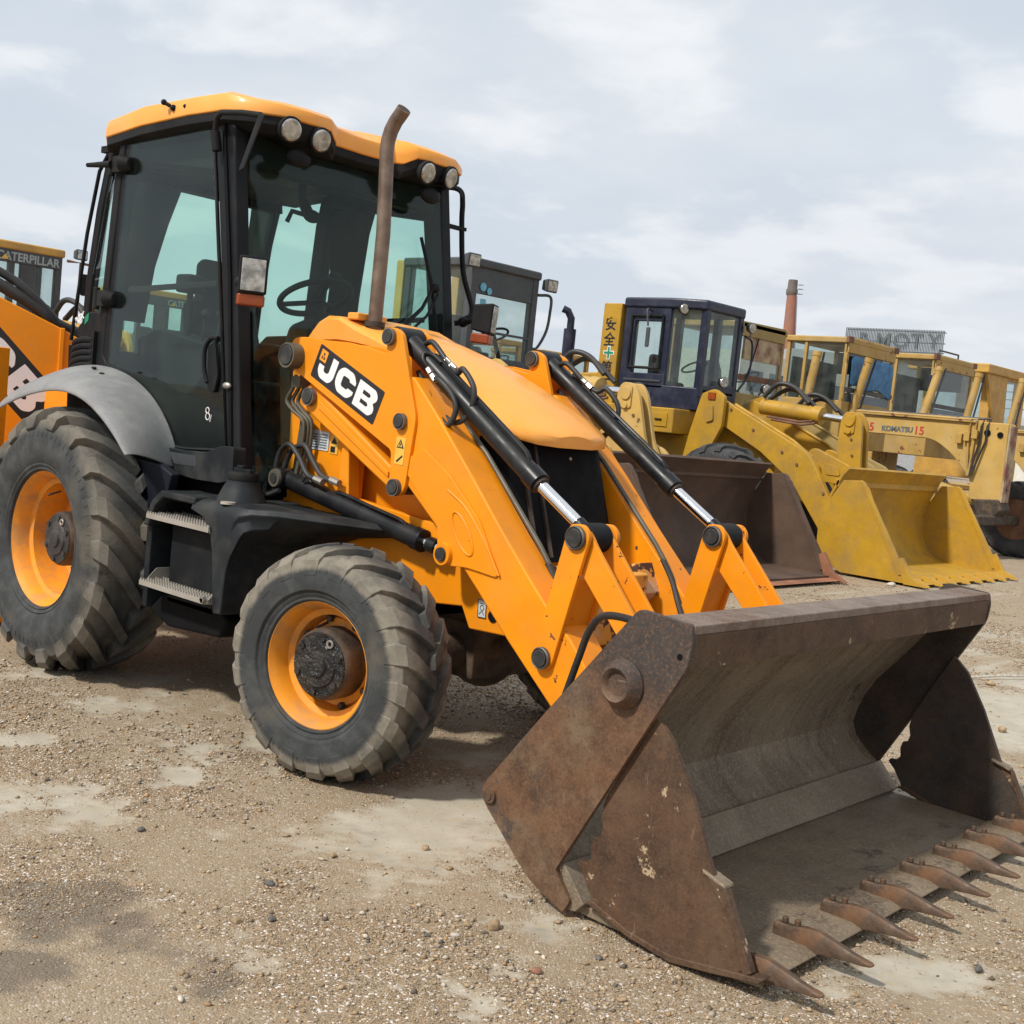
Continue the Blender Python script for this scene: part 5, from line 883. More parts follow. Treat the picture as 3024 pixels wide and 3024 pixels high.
def wheel_loader(label, tip, yc, paint, bpaint, hw, cabm, cab, teeth=True, lever_dx=0., hood=True, bucket=True, wheels=True, group=None, inside=None, ztop=1.36, wings=True, linkage=True):
    T = thing('wheel_loader', label, 'wheel loader', (tip-4, yc, 0), group); X = lambda x: tip+x
    if bucket:
        pr_ = [(X(-1.22), ztop), (X(-1.30), ztop-.10), (X(-1.42), 1.0), (X(-1.49), .72), (X(-1.46), .42), (X(-1.32), .18), (X(-1.12), .075), (X(-.25), .045)]
        bk = MB().prism(shell(pr_[::-1], .03)[::1], yc-hw, yc+hw).build('bucket', inside or bpaint, T, smooth=35)
        for sd in (-1, 1):
            sp_ = [(X(-1.25), 1.19), (X(-1.02), 1.21), (X(-.90), 1.12), (X(-.60), .52), (X(-.32), .12), (X(-.27), .03), (X(-1.15), .03), (X(-1.36), .14), (X(-1.52), .38), (X(-1.53), .72)]
            y_ = yc+sd*hw; MB().prism(sp_, y_-.02, y_+.02).build('side_plate', bpaint, bk, bevel=.006)
            MB().prism([(X(-1.02), 1.215), (X(-.97), 1.19), (X(-.30), .14), (X(-.38), .12)], y_-.035, y_+.035).build('side_rib', bpaint, bk, bevel=.006)
            MB().prism([(X(-.42), .30), (X(-.36), .34), (X(-.22), .12), (X(-.02), .02), (X(-.30), .02)], y_-.04, y_+.04).build('corner_guard', bpaint if teeth else 'rust_orange', bk, bevel=.006)
        MB().prismx([(yc-hw, 1.19), (yc-hw*.62, ztop), (yc+hw*.98, ztop), (yc+hw, ztop-.02), (yc+hw, 1.1), (yc-hw, 1.1)] if wings else [(yc-hw, 1.19), (yc-hw*.7, ztop), (yc+hw, ztop), (yc+hw, 1.1), (yc-hw, 1.1)], X(-1.36), X(-1.31)).build('spill_guard', bpaint, bk, bevel=.008)
        MB().prism([(X(-.30), .055), (X(-.12), .045), (X(-.10), .035), (X(-.30), .02)], yc-hw, yc+hw).build('cutting_edge', bpaint if teeth else 'rust_orange', bk, bevel=.004)
        if teeth:
            t0 = None
            for i in range(8):
                if t0 is None: t0 = MB().loft([[(X(x), yc-hw+.05-w_, zb_), (X(x), yc-hw+.05+w_, zb_), (X(x), yc-hw+.05+w_*.8, zt_), (X(x), yc-hw+.05-w_*.8, zt_)] for x, w_, zb_, zt_ in ((-.34, .05, .03, .085), (-.24, .055, .02, .115), (-.14, .05, .02, .10), (0, .02, .02, .035))]).build('tooth', bpaint, bk, bevel=.004); o = t0
                else: o = t0.copy(); C.objects.link(o)
                o.location.y = i*(2*hw-.1)/7
    # boom, lever, tilt ram
    bo = [(X(-3.92), 2.18), (X(-3.72), 2.10), (X(-2.36), 1.50), (X(-2.22), 1.38), (X(-1.66), .52), (X(-1.58), .20), (X(-1.80), .16), (X(-2.05), .50), (X(-2.50), 1.05), (X(-3.05), 1.42), (X(-3.90), 1.83)]
    for sd in (-1, 1): MB().prism(bo, yc+sd*.55-.05, yc+sd*.55+.05).build('boom_arm', paint, T, bevel=.012)
    MB().cyl((X(-2.35), yc-.56, 1.25), (X(-2.35), yc+.56, 1.25), .10, n=16).build('boom_tube', paint, T)
    lv = fillet([(X(-2.12+lever_dx), 2.00), (X(-2.07+lever_dx), 2.10), (X(-1.90+lever_dx), 2.10), (X(-1.80+lever_dx), 1.95), (X(-1.76+lever_dx*.6), 1.45), (X(-1.72), 1.10), (X(-1.88), 1.02), (X(-2.08+lever_dx*.4), 1.25), (X(-2.14+lever_dx), 1.6)], .06, 3)
    for s_ in ((-1, 1) if linkage else ()): MB().prism(lv, yc+s_*.085-.03, yc+s_*.085+.03).build('lever_plate', paint, T, bevel=.010)
    for z_, dx in (((1.97, 0), (1.83, .0)) if linkage else ()):
        MB().cyl((X(-1.98+lever_dx+dx), yc-.155, z_), (X(-1.98+lever_dx+dx), yc+.155, z_), .075 if z_ > 1.9 else .04, n=18).build('pin', paint, T, bevel=.006)
    if linkage: MB().prism(fillet([(X(-2.08+lever_dx), 2.06), (X(-1.90+lever_dx), 2.06), (X(-1.90+lever_dx), 1.80), (X(-2.06+lever_dx), 1.80)], .03, 2), yc-.135, yc-.116).build('pin_keeper', paint, T, bevel=.004)
    MB().prism(fillet([(X(-2.50), 1.50), (X(-2.40), 1.56), (X(-1.85), 1.36), (X(-1.74), 1.25), (X(-1.82), 1.08), (X(-2.3), 1.10), (X(-2.45), 1.2)], .05, 3), yc-.25, yc-.17).build('lever_bracket', paint, T, bevel=.01); MB().prism(fillet([(X(-2.50), 1.50), (X(-2.40), 1.56), (X(-1.85), 1.36), (X(-1.74), 1.25), (X(-1.82), 1.08), (X(-2.3), 1.10), (X(-2.45), 1.2)], .05, 3), yc+.17, yc+.25).build('lever_bracket', paint, T, bevel=.01)
    lx = X(-1.98+lever_dx)
    if linkage: MB().cyl((X(-3.45+lever_dx*.5), yc, 2.08), (lx-.50, yc, 2.01), .115, n=24).cyl((lx-.62, yc, 2.025), (lx-.49, yc, 2.01), .13, n=24).build('tilt_ram', paint, T, smooth=40)
    if linkage: MB().cyl((lx-.50, yc, 2.01), (lx, yc, 1.975), .05, n=20).build('tilt_rod', 'chrome', T)
    MB().curve([(X(-3.4), yc-.08, 2.22), (X(-3.2), yc-.05, 2.42), (X(-2.95), yc, 2.38), (X(-2.7), yc, 2.18)], .035, 8).build('hydraulic_hose', 'hose', T, smooth=60); MB().curve([(X(-3.4), yc+.08, 2.20), (X(-3.1), yc+.08, 2.36), (X(-2.85), yc+.05, 2.30), (X(-2.6), yc+.1, 2.1)], .035, 8).build('hydraulic_hose', 'hose', T, smooth=60)
    # front frame with lift rams, rear body
    for sd in (-1, 1):
        fr_ = fillet([(X(-4.05), 2.18), (X(-3.84), 2.26), (X(-3.66), 2.16), (X(-3.66), 1.72), (X(-3.86), 1.30), (X(-4.05), 1.05), (X(-4.30), 1.10), (X(-4.20), 1.6)], .05, 3)
        MB().prism(fr_, yc+sd*.68-.04, yc+sd*.68+.04).build('frame_plate', paint, T, bevel=.01)
        MB().cyl((X(-3.95), yc+sd*.62, 1.20), (X(-3.0), yc+sd*.58, .98), .085, n=18).build('lift_ram', paint, T)
    MB().prism([(X(-4.2), .75), (X(-4.2), 1.75), (X(-3.6), 1.95), (X(-2.9), 1.30), (X(-2.8), .75)], yc-.42, yc+.42).build('front_frame', paint, T, bevel=.02)
    MB().box(X(-6.0), X(-4.1), yc-.60, yc+.60, .85, 1.55).build('rear_frame', paint, T, bevel=.02)
    MB().box(X(-5.75), X(-4.35), yc-.95, yc+.95, 1.55, 1.92).build('platform', paint, T, bevel=.02)
    if hood: MB().prism(fillet([(X(-8.0), 1.2), (X(-8.0), 2.05), (X(-7.8), 2.25), (X(-5.9), 2.40), (X(-5.9), 1.2)], .08, 3), yc-.72, yc+.72).build('engine_hood', paint, T, bevel=.03)
    if wheels:
        for x in (-3.35, -6.5):
            for sd in (-1, 1): simple_wheel(T, (X(x), yc+sd*1.0, .74), .76, .55, .33, paint, sd > 0)
    # small fittings: bolts, pipes, louvres, lifting eyes
    for sd in (-1, 1):
        for x, z in ((-3.6, 1.98), (-3.2, 1.72), (-2.7, 1.45), (-2.45, 1.30), (-2.0, .95), (-1.75, .45)): MB().cyl((X(x), yc+sd*.60, z), (X(x), yc+sd*.615, z), .022, n=6).build('bolt', 'rust_red', T)
        MB().prism(fillet([(X(-3.95), 1.98), (X(-3.83), 2.02), (X(-3.80), 1.80), (X(-3.92), 1.76)], .03, 2), yc+sd*.735-.012, yc+sd*.735+.012).build('pin_keeper', paint, T, bevel=.004)
        MB().tube([(X(-3.6), yc+sd*.50, 2.06), (X(-2.6), yc+sd*.50, 1.62), (X(-2.3), yc+sd*.46, 1.42)], .022, 8).build('boom_pipe', paint, T)
    if linkage:
        for z_, dx in ((1.72, .02), (1.50, .06), (1.25, .12)): MB().cyl((X(-1.95+lever_dx*.7+dx), yc-.116, z_), (X(-1.95+lever_dx*.7+dx), yc-.128, z_), .020, n=6).build('bolt', 'rust_red', T)
        MB().prism(fillet([(X(-2.20), 1.36), (X(-1.98), 1.32), (X(-1.96), 1.20), (X(-2.18), 1.20)], .04, 3), yc-.262, yc-.25).build('pin_keeper', paint, T, bevel=.004)
        MB().tube([(X(-3.3), yc-.10, 1.94), (X(-2.75), yc-.12, 1.90), (X(-2.55), yc-.12, 1.93)], .018, 8).tube([(X(-3.2), yc-.14, 1.90), (X(-2.70), yc-.15, 1.86), (X(-2.5), yc-.14, 1.90)], .018, 8).build('ram_pipe', 'rust_red', T)
    if hood:
        for k in range(7): MB().box(X(-6.4-.18*k), X(-6.30-.18*k), yc-.735, yc-.715, 1.7, 2.1).build('louvre', 'black_matte', T)
    MB().box(X(-4.75), X(-4.45), yc-.965, yc-.945, 1.64, 1.84).build('tool_door', paint, T, bevel=.004); MB().box(X(-4.66), X(-4.54), yc-.985, yc-.965, 1.735, 1.755).build('door_handle', 'black_paint', T)
    return T
# loader with the charcoal cab and the brown bucket
DL = wheel_loader('faded yellow wheel loader with charcoal cab and large dark brown bucket', -.40, 7.40, 'yellow_pale', 'bucket_brown', 1.60, 'charcoal', None, teeth=False, lever_dx=-.26, ztop=1.32)
cb_, tp_ = cab_box(DL, -6.20, -4.93, 6.83, 8.12, 1.90, 2.30, 3.42, 'charcoal', .11)
MB().prismx([(6.94, 3.08), (8.01, 3.08), (8.01, 3.43), (6.94, 3.43)], -5.00, -4.94).build('front_header', 'charcoal', cb_, bevel=.01)
for y_, z_, r_ in ((7.05, 3.17, .055), (7.17, 3.13, .045)): MB().cyl((-4.93, y_, z_), (-4.925, y_, z_), r_).build('round_sticker', 'sign_teal', cb_)
MB().box(-4.932, -4.926, 7.02, 7.12, 2.90, 3.02).build('square_sticker', 'sign_teal', cb_)
MB().box(-4.95, -4.925, 7.02, 8.02, 2.60, 2.63).build('window_bar', 'charcoal', cb_)
lamp(cb_, (-4.83, 6.74, 3.46), .09, (1, -.1, -.1), 'charcoal', True); lamp(cb_, (-4.83, 8.27, 3.36), .09, (1, -.1, -.1), 'charcoal', True)
MB().curve([(-4.95, 8.14, 3.22), (-4.90, 8.34, 3.22), (-4.90, 8.36, 3.0), (-4.92, 8.34, 2.75), (-4.95, 8.22, 2.52), (-4.95, 8.10, 2.50)], .020, 8).build('grab_rail', 'charcoal', cb_, smooth=60)
MB().box(-6.40, -6.25, 6.85, 7.02, 1.9, 3.5).build('roll_post', 'yellow_pale', DL, bevel=.02); MB().box(-6.40, -6.25, 7.9, 8.07, 1.9, 3.5).build('roll_post', 'yellow_pale', DL, bevel=.02)
MB().box(-4.90, -4.86, 6.9, 8.05, 1.92, 2.27).build('front_panel', 'charcoal', cb_, bevel=.01)
# loader with the navy cab and the yellow toothed bucket
BL = wheel_loader('yellow wheel loader with navy blue cab and yellow toothed bucket', .15, 11.48, 'yellow', 'yellow', 1.53, 'navy', None, inside='yellow')
x0, x1 = -5.45, -4.10; y0, y1 = 10.76, 12.20; NV = 'navy'; z0, z1 = 1.92, 3.46
cn = MB().prismz([(x0, y0), (-4.62, y0), (x1, 10.98), (x1, 11.98), (-4.62, y1), (x0, y1)], z0, z0+.34).build('cab_body', NV, BL, bevel=.02)
MB().prismz([(x0-.03, y0-.03), (-4.62, y0-.03), (x1+.02, 10.95), (x1+.02, 12.01), (-4.62, y1+.03), (x0-.03, y1+.03)], z1-.06, z1+.10).build('cab_roof', NV, cn, bevel=.04, seg=3)
def npost(x, y, r=.055, zt=z1): return MB().loft([[(x-r, y-r, z), (x+r, y-r, z), (x+r, y+r, z), (x-r, y+r, z)] for z in (z0+.2, zt)]).build('post', NV, cn, bevel=.015)
for p in ((x0+.06, y0+.05), (-4.66, y0+.06), (x1-.05, 11.02), (x1-.05, 11.94), (-4.66, y1-.06), (x0+.06, y1-.05), (-5.30, y0+.05)): npost(*p)
MB().box(x0, -4.62, y0, y0+.05, 3.20, 3.44).build('door_panel', NV, cn, bevel=.015); MB().box(x0, -4.62, y0, y0+.05, 2.20, 2.42).build('door_panel', NV, cn, bevel=.015)
def bpane(a, b_): MB().ext([(a[0], a[1], 2.24), (b_[0], b_[1], 2.24), (b_[0], b_[1], 3.42), (a[0], a[1], 3.42)], (.006, .004, 0)).build('pane', 'far_glass', cn, smooth=0)
bpane((x0+.05, y0+.04), (-4.66, y0+.04)); bpane((-4.64, y0+.04), (x1-.02, 11.0)); bpane((x1-.02, 11.0), (x1-.02, 11.96)); bpane((x1-.02, 11.96), (-4.64, y1-.04)); bpane((x0+.05, y1-.04), (-4.66, y1-.04)); bpane((x0+.03, y0+.05), (x0+.03, y1-.05))
MB().prismx([(11.02, 2.2), (11.94, 2.2), (11.94, 2.36), (11.02, 2.3)], x1-.06, x1).build('front_sill', NV, cn, bevel=.01)
for a, b_ in (((-5.30, 3.28), (-4.72, 3.28)), ((-4.72, 3.28), (-4.72, 2.50)), ((-4.72, 2.50), (-5.30, 2.50)), ((-5.30, 2.50), (-5.30, 3.28))): MB().tube([(a[0], 10.745, a[1]), (b_[0], 10.745, b_[1])], .022, 8).build('window_rubber', 'black_plastic', cn)
MB().box(-5.22, -4.82, 10.752, 10.76, 2.00, 2.16).build('lower_pane', 'window_dark', cn); MB().box(-5.35, -4.66, 10.74, 10.75, 2.30, 2.33).build('trim_strip', 'charcoal', cn)
MB().box(-5.2, -4.85, 11.2, 11.7, 2.2, 2.35).box(-5.28, -5.15, 11.22, 11.68, 2.3, 2.75).build('seat', 'seat_fabric', cn, bevel=.05, seg=3); MB().torus((-4.55, 11.45, 2.6), (-.5, 0, 1), .2, .016, 28, 6).build('steering_wheel', 'interior', cn)
lamp(cn, (-4.40, 10.80, 3.40), .085, (1, -.35, -.1), 'black_paint'); lamp(cn, (-4.0, 12.10, 3.28), .085, (1, -.2, -.1), 'black_paint')
MB().box(-4.92, -4.85, 10.60, 10.64, 2.80, 3.10).build('mirror', 'charcoal', cn, bevel=.02); MB().curve([(-4.95, 10.76, 3.36), (-4.95, 10.64, 3.36), (-4.90, 10.62, 3.12)], .016, 6).build('mirror_arm', 'charcoal', cn)
MB().curve([(-4.08, 12.05, 3.15), (-4.05, 12.22, 3.05), (-4.05, 12.22, 2.6), (-4.08, 12.0, 2.3)], .018, 6).build('grab_rail', NV, cn)
MB().curve([(-5.12, 10.74, 2.2), (-5.05, 10.66, 2.25), (-4.9, 10.66, 2.22), (-4.9, 10.70, 1.95)], .014, 6).build('grab_rail', 'charcoal', cn)
MB().box(-5.85, -5.50, 10.72, 10.86, 1.55, 3.46).build('safety_post', 'yellow', BL, bevel=.015)
sp = [o for o in BL.children if o.name.startswith('safety_post')][0]
for i, (chh, zz_) in enumerate((('安', 3.06), ('全', 2.82), ('第', 2.38), ('一', 2.20))): text('lettering', chh, .22, (-5.79, 10.717, zz_), (1, 0, 0), (0, 0, 1), 'black_decal', sp, .004)
MB().box(-5.77, -5.56, 10.716, 10.718, 2.665, 2.725).box(-5.695, -5.635, 10.714, 10.716, 2.59, 2.80).build('cross_border', 'white_decal', sp); MB().box(-5.755, -5.575, 10.711, 10.713, 2.678, 2.712).box(-5.682, -5.648, 10.709, 10.711, 2.605, 2.785).build('green_cross', 'green_mark', sp)
MB().tube([(-6.60, 10.85, 2.3), (-6.60, 10.85, 3.05)], .10, 16).tube([(-6.60, 10.85, 3.0), (-6.60, 10.85, 3.22), (-6.64, 10.80, 3.33), (-6.70, 10.74, 3.36)], .06, 14).build('exhaust_stack', NV, BL, smooth=40)
for sd in (-1, 1): lamp(BL, (-3.62, 11.48+sd*.60, 2.36), .085, (1, -.3, -.05), 'black_paint')
MB().box(-3.78, -3.66, 10.74, 10.82, 2.10, 2.2).build('indicator', 'lens_amber', BL)
# third loader, dull cab behind the navy one
CL = wheel_loader('dull olive-yellow wheel loader with bare front window beside the navy cab', -.75, 14.10, 'yellow_dull', 'yellow_dull', 1.3, None, None, bucket=False, linkage=False)
cc, tp2 = cab_box(CL, -6.4, -5.0, 13.34, 14.86, 1.9, 2.35, 3.44, 'yellow_dull', .08)
MB().prismx([(13.42, 3.30), (14.78, 3.30), (14.80, 3.56), (13.40, 3.54)], -5.08, -4.97).build('front_header', 'yellow_dull', cc, bevel=.01); MB().box(-5.0, -4.97, 13.4, 14.80, 2.56, 2.66).build('window_bar', 'rust_red', cc)
MB().box(-5.05, -5.0, 13.55, 14.75, 2.92, 3.30).build('sun_blind', 'peeling', cc)
MB().tube([(-4.96, 13.9, 3.30), (-4.95, 13.75, 2.9), (-4.95, 13.6, 2.6)], .012, 6).build('wiper', 'black_plastic', cc); MB().tube([(-4.9, 14.0, 2.35), (-4.9, 14.4, 2.66)], .016, 6).build('grab_rail', 'charcoal', cc)
# loaders in the row behind the backhoe
def cat_loader(label, xf, yc, txt=True, group=None):
    T_ = wheel_loader(label, xf+4.9, yc, 'cat_orange', 'cat_orange', 1.3, None, None, bucket=False, group=group)
    c_, t_ = cab_box(T_, xf-1.5, xf, yc-.76, yc+.76, 1.9, 2.0, 3.10, 'charcoal', .09, roof='cat_orange', mid=xf-.6)
    MB().prismx([(yc-.74, 2.92), (yc+.70, 2.92), (yc+.74, 3.12), (yc-.74, 3.12)], xf-.06, xf+.01).build('front_header', 'charcoal', c_, bevel=.01)
    for y_ in (-.30, .28): MB().box(xf-.07, xf, yc+y_-.10, yc+y_+.10, 1.95, 2.95).build('window_post', 'charcoal', c_, bevel=.01)
    if txt:
        text('lettering', 'CATERPILLAR', .155, (xf+.012, yc-.16, 2.95), (0, 1, 0), (0, 0, 1), 'grey_text', c_, .004, sx=.92)
        MB().ext([(xf+.016, yc-.10, 2.955), (xf+.016, yc+.0, 2.955), (xf+.016, yc-.05, 3.02)], (.003, 0, 0)).build('yellow_mark', 'sticker_yellow', c_)
    MB().tube([(xf+.05, yc+.98, 1.95), (xf+.05, yc+1.0, 3.06), (xf+.05, yc+.80, 3.06)], .022, 8).tube([(xf+.05, yc+1.0, 3.06), (xf+.05, yc+1.16, 3.05), (xf+.05, yc+1.17, 2.9)], .02, 8).build('mirror_post', 'rust_red', c_); MB().box(xf+.03, xf+.07, yc+1.02, yc+1.18, 2.62, 2.92).build('mirror', 'black_plastic', c_, bevel=.02)
    lamp(c_, (xf+.08, yc+.99, 3.17), .075, (1, 0, 0), 'charcoal', True)
    MB().curve([(xf+.02, yc+.62, 2.05), (xf+.04, yc+.62, 2.35), (xf+.04, yc+.5, 2.4), (xf+.02, yc+.46, 2.1)], .016, 6).build('grab_rail', 'black_plastic', c_)
    return T_
cat_loader('ochre wheel loader with lettered grey cab front and mirror post, behind the backhoe boom', -10.0, 3.22)
cat_loader('ochre wheel loader with lettered grey cab front seen through the backhoe cab', -14.0, 8.25)
for xf, yc, lb in ((-11.5, 16.6, 'orange-yellow loader cab beyond the navy cab and its yellow safety post'), (-11.0, 14.35, 'small yellow loader cab just beyond the charcoal cab')):
    T_ = wheel_loader(lb, xf+4.5, yc, 'cat_orange', 'cat_orange', 1.3, None, None, bucket=False); cab_box(T_, xf-1.5, xf, yc-.8 if yc > 15 else yc-.45, yc+.9 if yc > 15 else yc+.25, 1.9, 2.4, 2.98 if yc > 15 else 3.02, 'cat_orange', .09)

# graders
def grader(label, yc, xa, cab_x, cy0, cy1, zt, tarp=False, marks=False, rail=False, zsill=2.45, fw=(-1, 1), dn=.20):
    G = thing('motor_grader', label, 'motor grader', (xa-2, yc, 0))
    yN = yc-dn
    nk = fillet([(cab_x-.1, 2.22), (xa-.40, 2.28), (xa+.12, 2.28), (xa+.14, .95), (xa-.40, .95), (xa-.42, 1.30), (xa-.80, 1.70), (xa-1.15, 1.92), (cab_x-.1, 1.93)], [.0, 0, .04, .04, .04, .1, .15, .25, 0], 5)
    n_ = MB().prism(nk, yN-.17, yN+.17).build('main_frame', 'yellow_pale', G, bevel=.015)
    MB().box(cab_x-.1, xa-.42, yN-.22, yN+.22, 2.255, 2.285).build('frame_flange', 'yellow_old', n_, bevel=.004)
    MB().box(xa+.125, xa+.16, yN-.165, yN+.165, .95, 2.24).build('nose_plate', 'peeling', n_, bevel=.01)
    MB().cyl((xa-.22, yN-.19, 2.10), (xa-.22, yN-.168, 2.10), .055).build('frame_hole', 'black_matte', n_); MB().cyl((xa-.0, yN-.19, 2.08), (xa-.0, yN-.168, 2.08), .05).build('frame_hole', 'black_matte', n_)
    for k in range(4): MB().tube([(cab_x+.1, yN-.19+.03*k, 2.30+.012*k), (xa-.5+.1*k, yN-.21+.03*k, 2.30+.012*k), (xa-.52+.1*k, yN-.21, 2.2), (xa-.52+.1*k, yN-.21, 1.95), (xa-.45+.02*k, yN-.25, 1.35)], .018, 6).build('hydraulic_pipe', 'yellow_old' if k < 2 else 'hose', G)
    for k in range(3): MB().box(xa-.72+.13*k, xa-.62+.13*k, yN-.26, yN-.18, 1.88+.05*k, 2.05+.04*k).build('valve_block', 'yellow_old', G, bevel=.008)
    if marks:
        text('lettering', 'KOMATSU', .125, (-3.74, yN-.174, 1.985), (1, 0, .02), (0, 0, 1), 'dark_text', n_, .006)
        for s_, x_ in (('5', -3.98), ('15', -3.14)): text('painted_number', s_, .20, (x_, yN-.174, 1.97), (1, 0, .02), (0, 0, 1), 'red_paint', n_, .004)
    # axle and front wheels
    MB().box(xa-.10, xa+.12, yc-.95, yc+.95, .56, .72).build('front_axle', 'hub_rust', G, bevel=.03); MB().prism([(xa-.30, .96), (xa+.12, 1.0), (xa+.20, .82), (xa+.05, .66), (xa-.25, .70)], yN-.22, yN+.22).build('axle_carrier', 'hub_rust', G, bevel=.03)
    for sd in fw: simple_wheel(G, (xa+.05, yc+sd*1.02, .66), .68, .36, .36, 'rust_red', sd > 0)
    for xw in (cab_x-2.1, cab_x-3.6):
        for sd in (-1, 1): simple_wheel(G, (xw, yc+sd*1.0, .66), .68, .38, .33, 'yellow_old', sd > 0)
    MB().box(cab_x-4.2, cab_x-1.3, yc-.65, yc+.65, 1.0, 2.30).build('engine_hood', 'yellow_old', G, bevel=.03)
    # blade circle under the frame
    MB().lathe([(1.02, .72), (1.10, .75), (1.10, .60), (1.02, .58)], 40, 'z', (xa-2.0, yc, 0), closed=True).build('blade_circle', 'yellow_old', G)
    MB().prism([(xa-2.05, .10), (xa-1.90, .12), (xa-1.98, .40), (xa-1.86, .70), (xa-1.92, .70), (xa-2.05, .40)], yc-1.7, yc+1.7).build('blade', 'rust_red', G)
    MB().tube([(xa-1.0, yc, 1.1), (xa-.2, yc, .9)], .09, 10).tube([(xa-2.0, yc-.5, 1.06), (xa-.9, yc, 1.06), (xa-2.0, yc+.5, 1.06)], .07, 10).build('drawbar', 'yellow_old', G)
    # cab
    cb2, tp3 = cab_box(G, cab_x-1.25, cab_x, cy0, cy1, 1.6, zsill, zt-.12, 'yellow_old', .075, mid=cab_x-.85, interior=False)
    MB().prismx([(cy0, zt-.30), (cy1, zt-.30), (cy1, zt-.01), (cy0, zt-.01)], cab_x-.04, cab_x+.02).build('front_header', 'yellow_old', cb2, bevel=.01)
    MB().box(cab_x-.02, cab_x+.03, cy0, cy1, 2.62, 2.70).build('window_bar', 'charcoal', cb2)
    MB().box(cab_x-.03, cab_x-.005, cy0+.08, cy1-.08, 2.12, 2.60).build('lower_pane', 'window_dark', cb2)
    for z_, y_ in ((zt-.06, cy0+.03), (zt-.06, cy1-.03)): MB().box(cab_x-.02, cab_x+.035, y_-.10, y_+.10, z_-.06, z_+.05).build('corner_rust', 'rust_red', cb2)
    MB().box(cab_x-1.0, cab_x-.90, (cy0+cy1)/2-.3, (cy0+cy1)/2+.3, 2.3, 2.9).build('seat', 'seat_fabric', cb2, bevel=.05)
    MB().box(cab_x-1.16, cab_x-1.13, cy0+.1, cy1-.1, 2.45, zt-.4).box(cab_x-1.15, cab_x-.2, cy1-.09, cy1-.08, 3.05, zt-.15).build('inner_trim', 'interior', cb2)
    if tarp: MB().loft([[(cab_x+.03+.012*math.sin(i*1.7), cy0+.10+(cy1-cy0-.2)*i/12, zt-.33), (cab_x+.05+.02*math.sin(i*2.3+1), cy0+.10+(cy1-cy0-.2)*i/12, zt-.62), (cab_x+.04+.02*math.sin(i*1.1), cy0+.10+(cy1-cy0-.2)*i/12, zt-.92-.025*(i > 7)*(i-7)+.04*math.sin(i*.9))] for i in range(13)], closed=False, caps=False).build('tarpaulin', 'blue_tarp', cb2, solid=.006, sub=1)
    if rail: MB().tube([(cab_x-.3, cy0+.8, zt), (cab_x-.3, cy0+.8, zt+.14), (cab_x-.3, cy1-.2, zt+.14), (cab_x-.3, cy1-.2, zt)], .02, 6).build('roof_rail', 'charcoal', cb2)
    MB().curve([(cab_x, cy0-.02, zt-.5), (cab_x+.05, cy0-.10, zt-.6), (cab_x+.05, cy0-.10, zt-1.1), (cab_x, cy0-.02, zt-1.15)], .014, 6).build('grab_rail', 'yellow_old', cb2)
    return G
def lift_ram(G, p0, p1, r=.075, nm='blade_lift_ram'):
    MB().cyl(p0, p1, r, n=18).cyl(Vector(p0).lerp(Vector(p1), .93), p1, r*1.12, n=18).build(nm, 'yellow_old', G, smooth=40); d = Vector((.10, .08, 0)); MB().tube([tuple(Vector(p0)+d), tuple(Vector(p1)+d*.9)], .018, 6).build('ram_hose', 'hose', G)
G1 = grader('weathered yellow motor grader with blue tarpaulin across its cab front', 16.6, -1.62, -4.4, 16.05, 18.0, 3.62, tarp=True, marks=True, fw=(1,), dn=.03)
lift_ram(G1, (-4.80, 15.42, 2.1), (-4.72, 15.55, 3.27)); lift_ram(G1, (-4.38, 16.38, 2.1), (-4.18, 16.50, 3.27))
G2 = grader('weathered yellow motor grader with clear front window and roof rail', 20.9, -2.0, -4.4, 19.88, 21.9, 3.71, rail=True)
lift_ram(G2, (-3.72, 17.95, 2.2), (-3.62, 18.30, 3.30)); lift_ram(G2, (-3.75, 20.10, 2.2), (-3.62, 20.25, 3.38))
MB().box(-4.36, -4.32, 19.55, 19.78, 2.75, 3.25).build('mirror', 'navy', G2, bevel=.03)
G3 = thing('motor_grader', 'clean orange-yellow motor grader cab with flared roof, farthest along the row', 'motor grader', (-6, 25, 0))
cg, _ = cab_box(G3, -6.4, -4.78, 24.0, 26.2, 1.2, 2.4, 3.60, 'cat_orange', .22, interior=False)
MB().prismz([(-6.6, 23.42), (-4.66, 23.42), (-4.66, 26.5), (-6.6, 26.5)], 3.64, 3.85).build('flared_roof', 'cat_orange', cg, bevel=.03); MB().prismx([(24.35, 2.3), (24.95, 2.3), (24.8, 3.64), (23.55, 3.64)], -4.80, -4.73).build('front_panel', 'cat_orange', cg)
lift_ram(G3, (-4.3, 24.0, 2.2), (-4.2, 24.3, 3.60)); MB().prism([(-5.0, 1.9), (-2.0, 1.95), (-2.0, 2.3), (-5.0, 2.25)], 25.0, 25.4).build('main_frame', 'yellow_old', G3, bevel=.02)
for sd in (-1, 1): simple_wheel(G3, (-1.6, 25.2+sd, .66), .68, .36, .36, 'rust_red', sd > 0)
for xw in (-7, -8.6):
    for sd in (-1, 1): simple_wheel(G3, (xw, 25.2+sd, .66), .68, .36, .36, 'yellow_old', sd > 0)

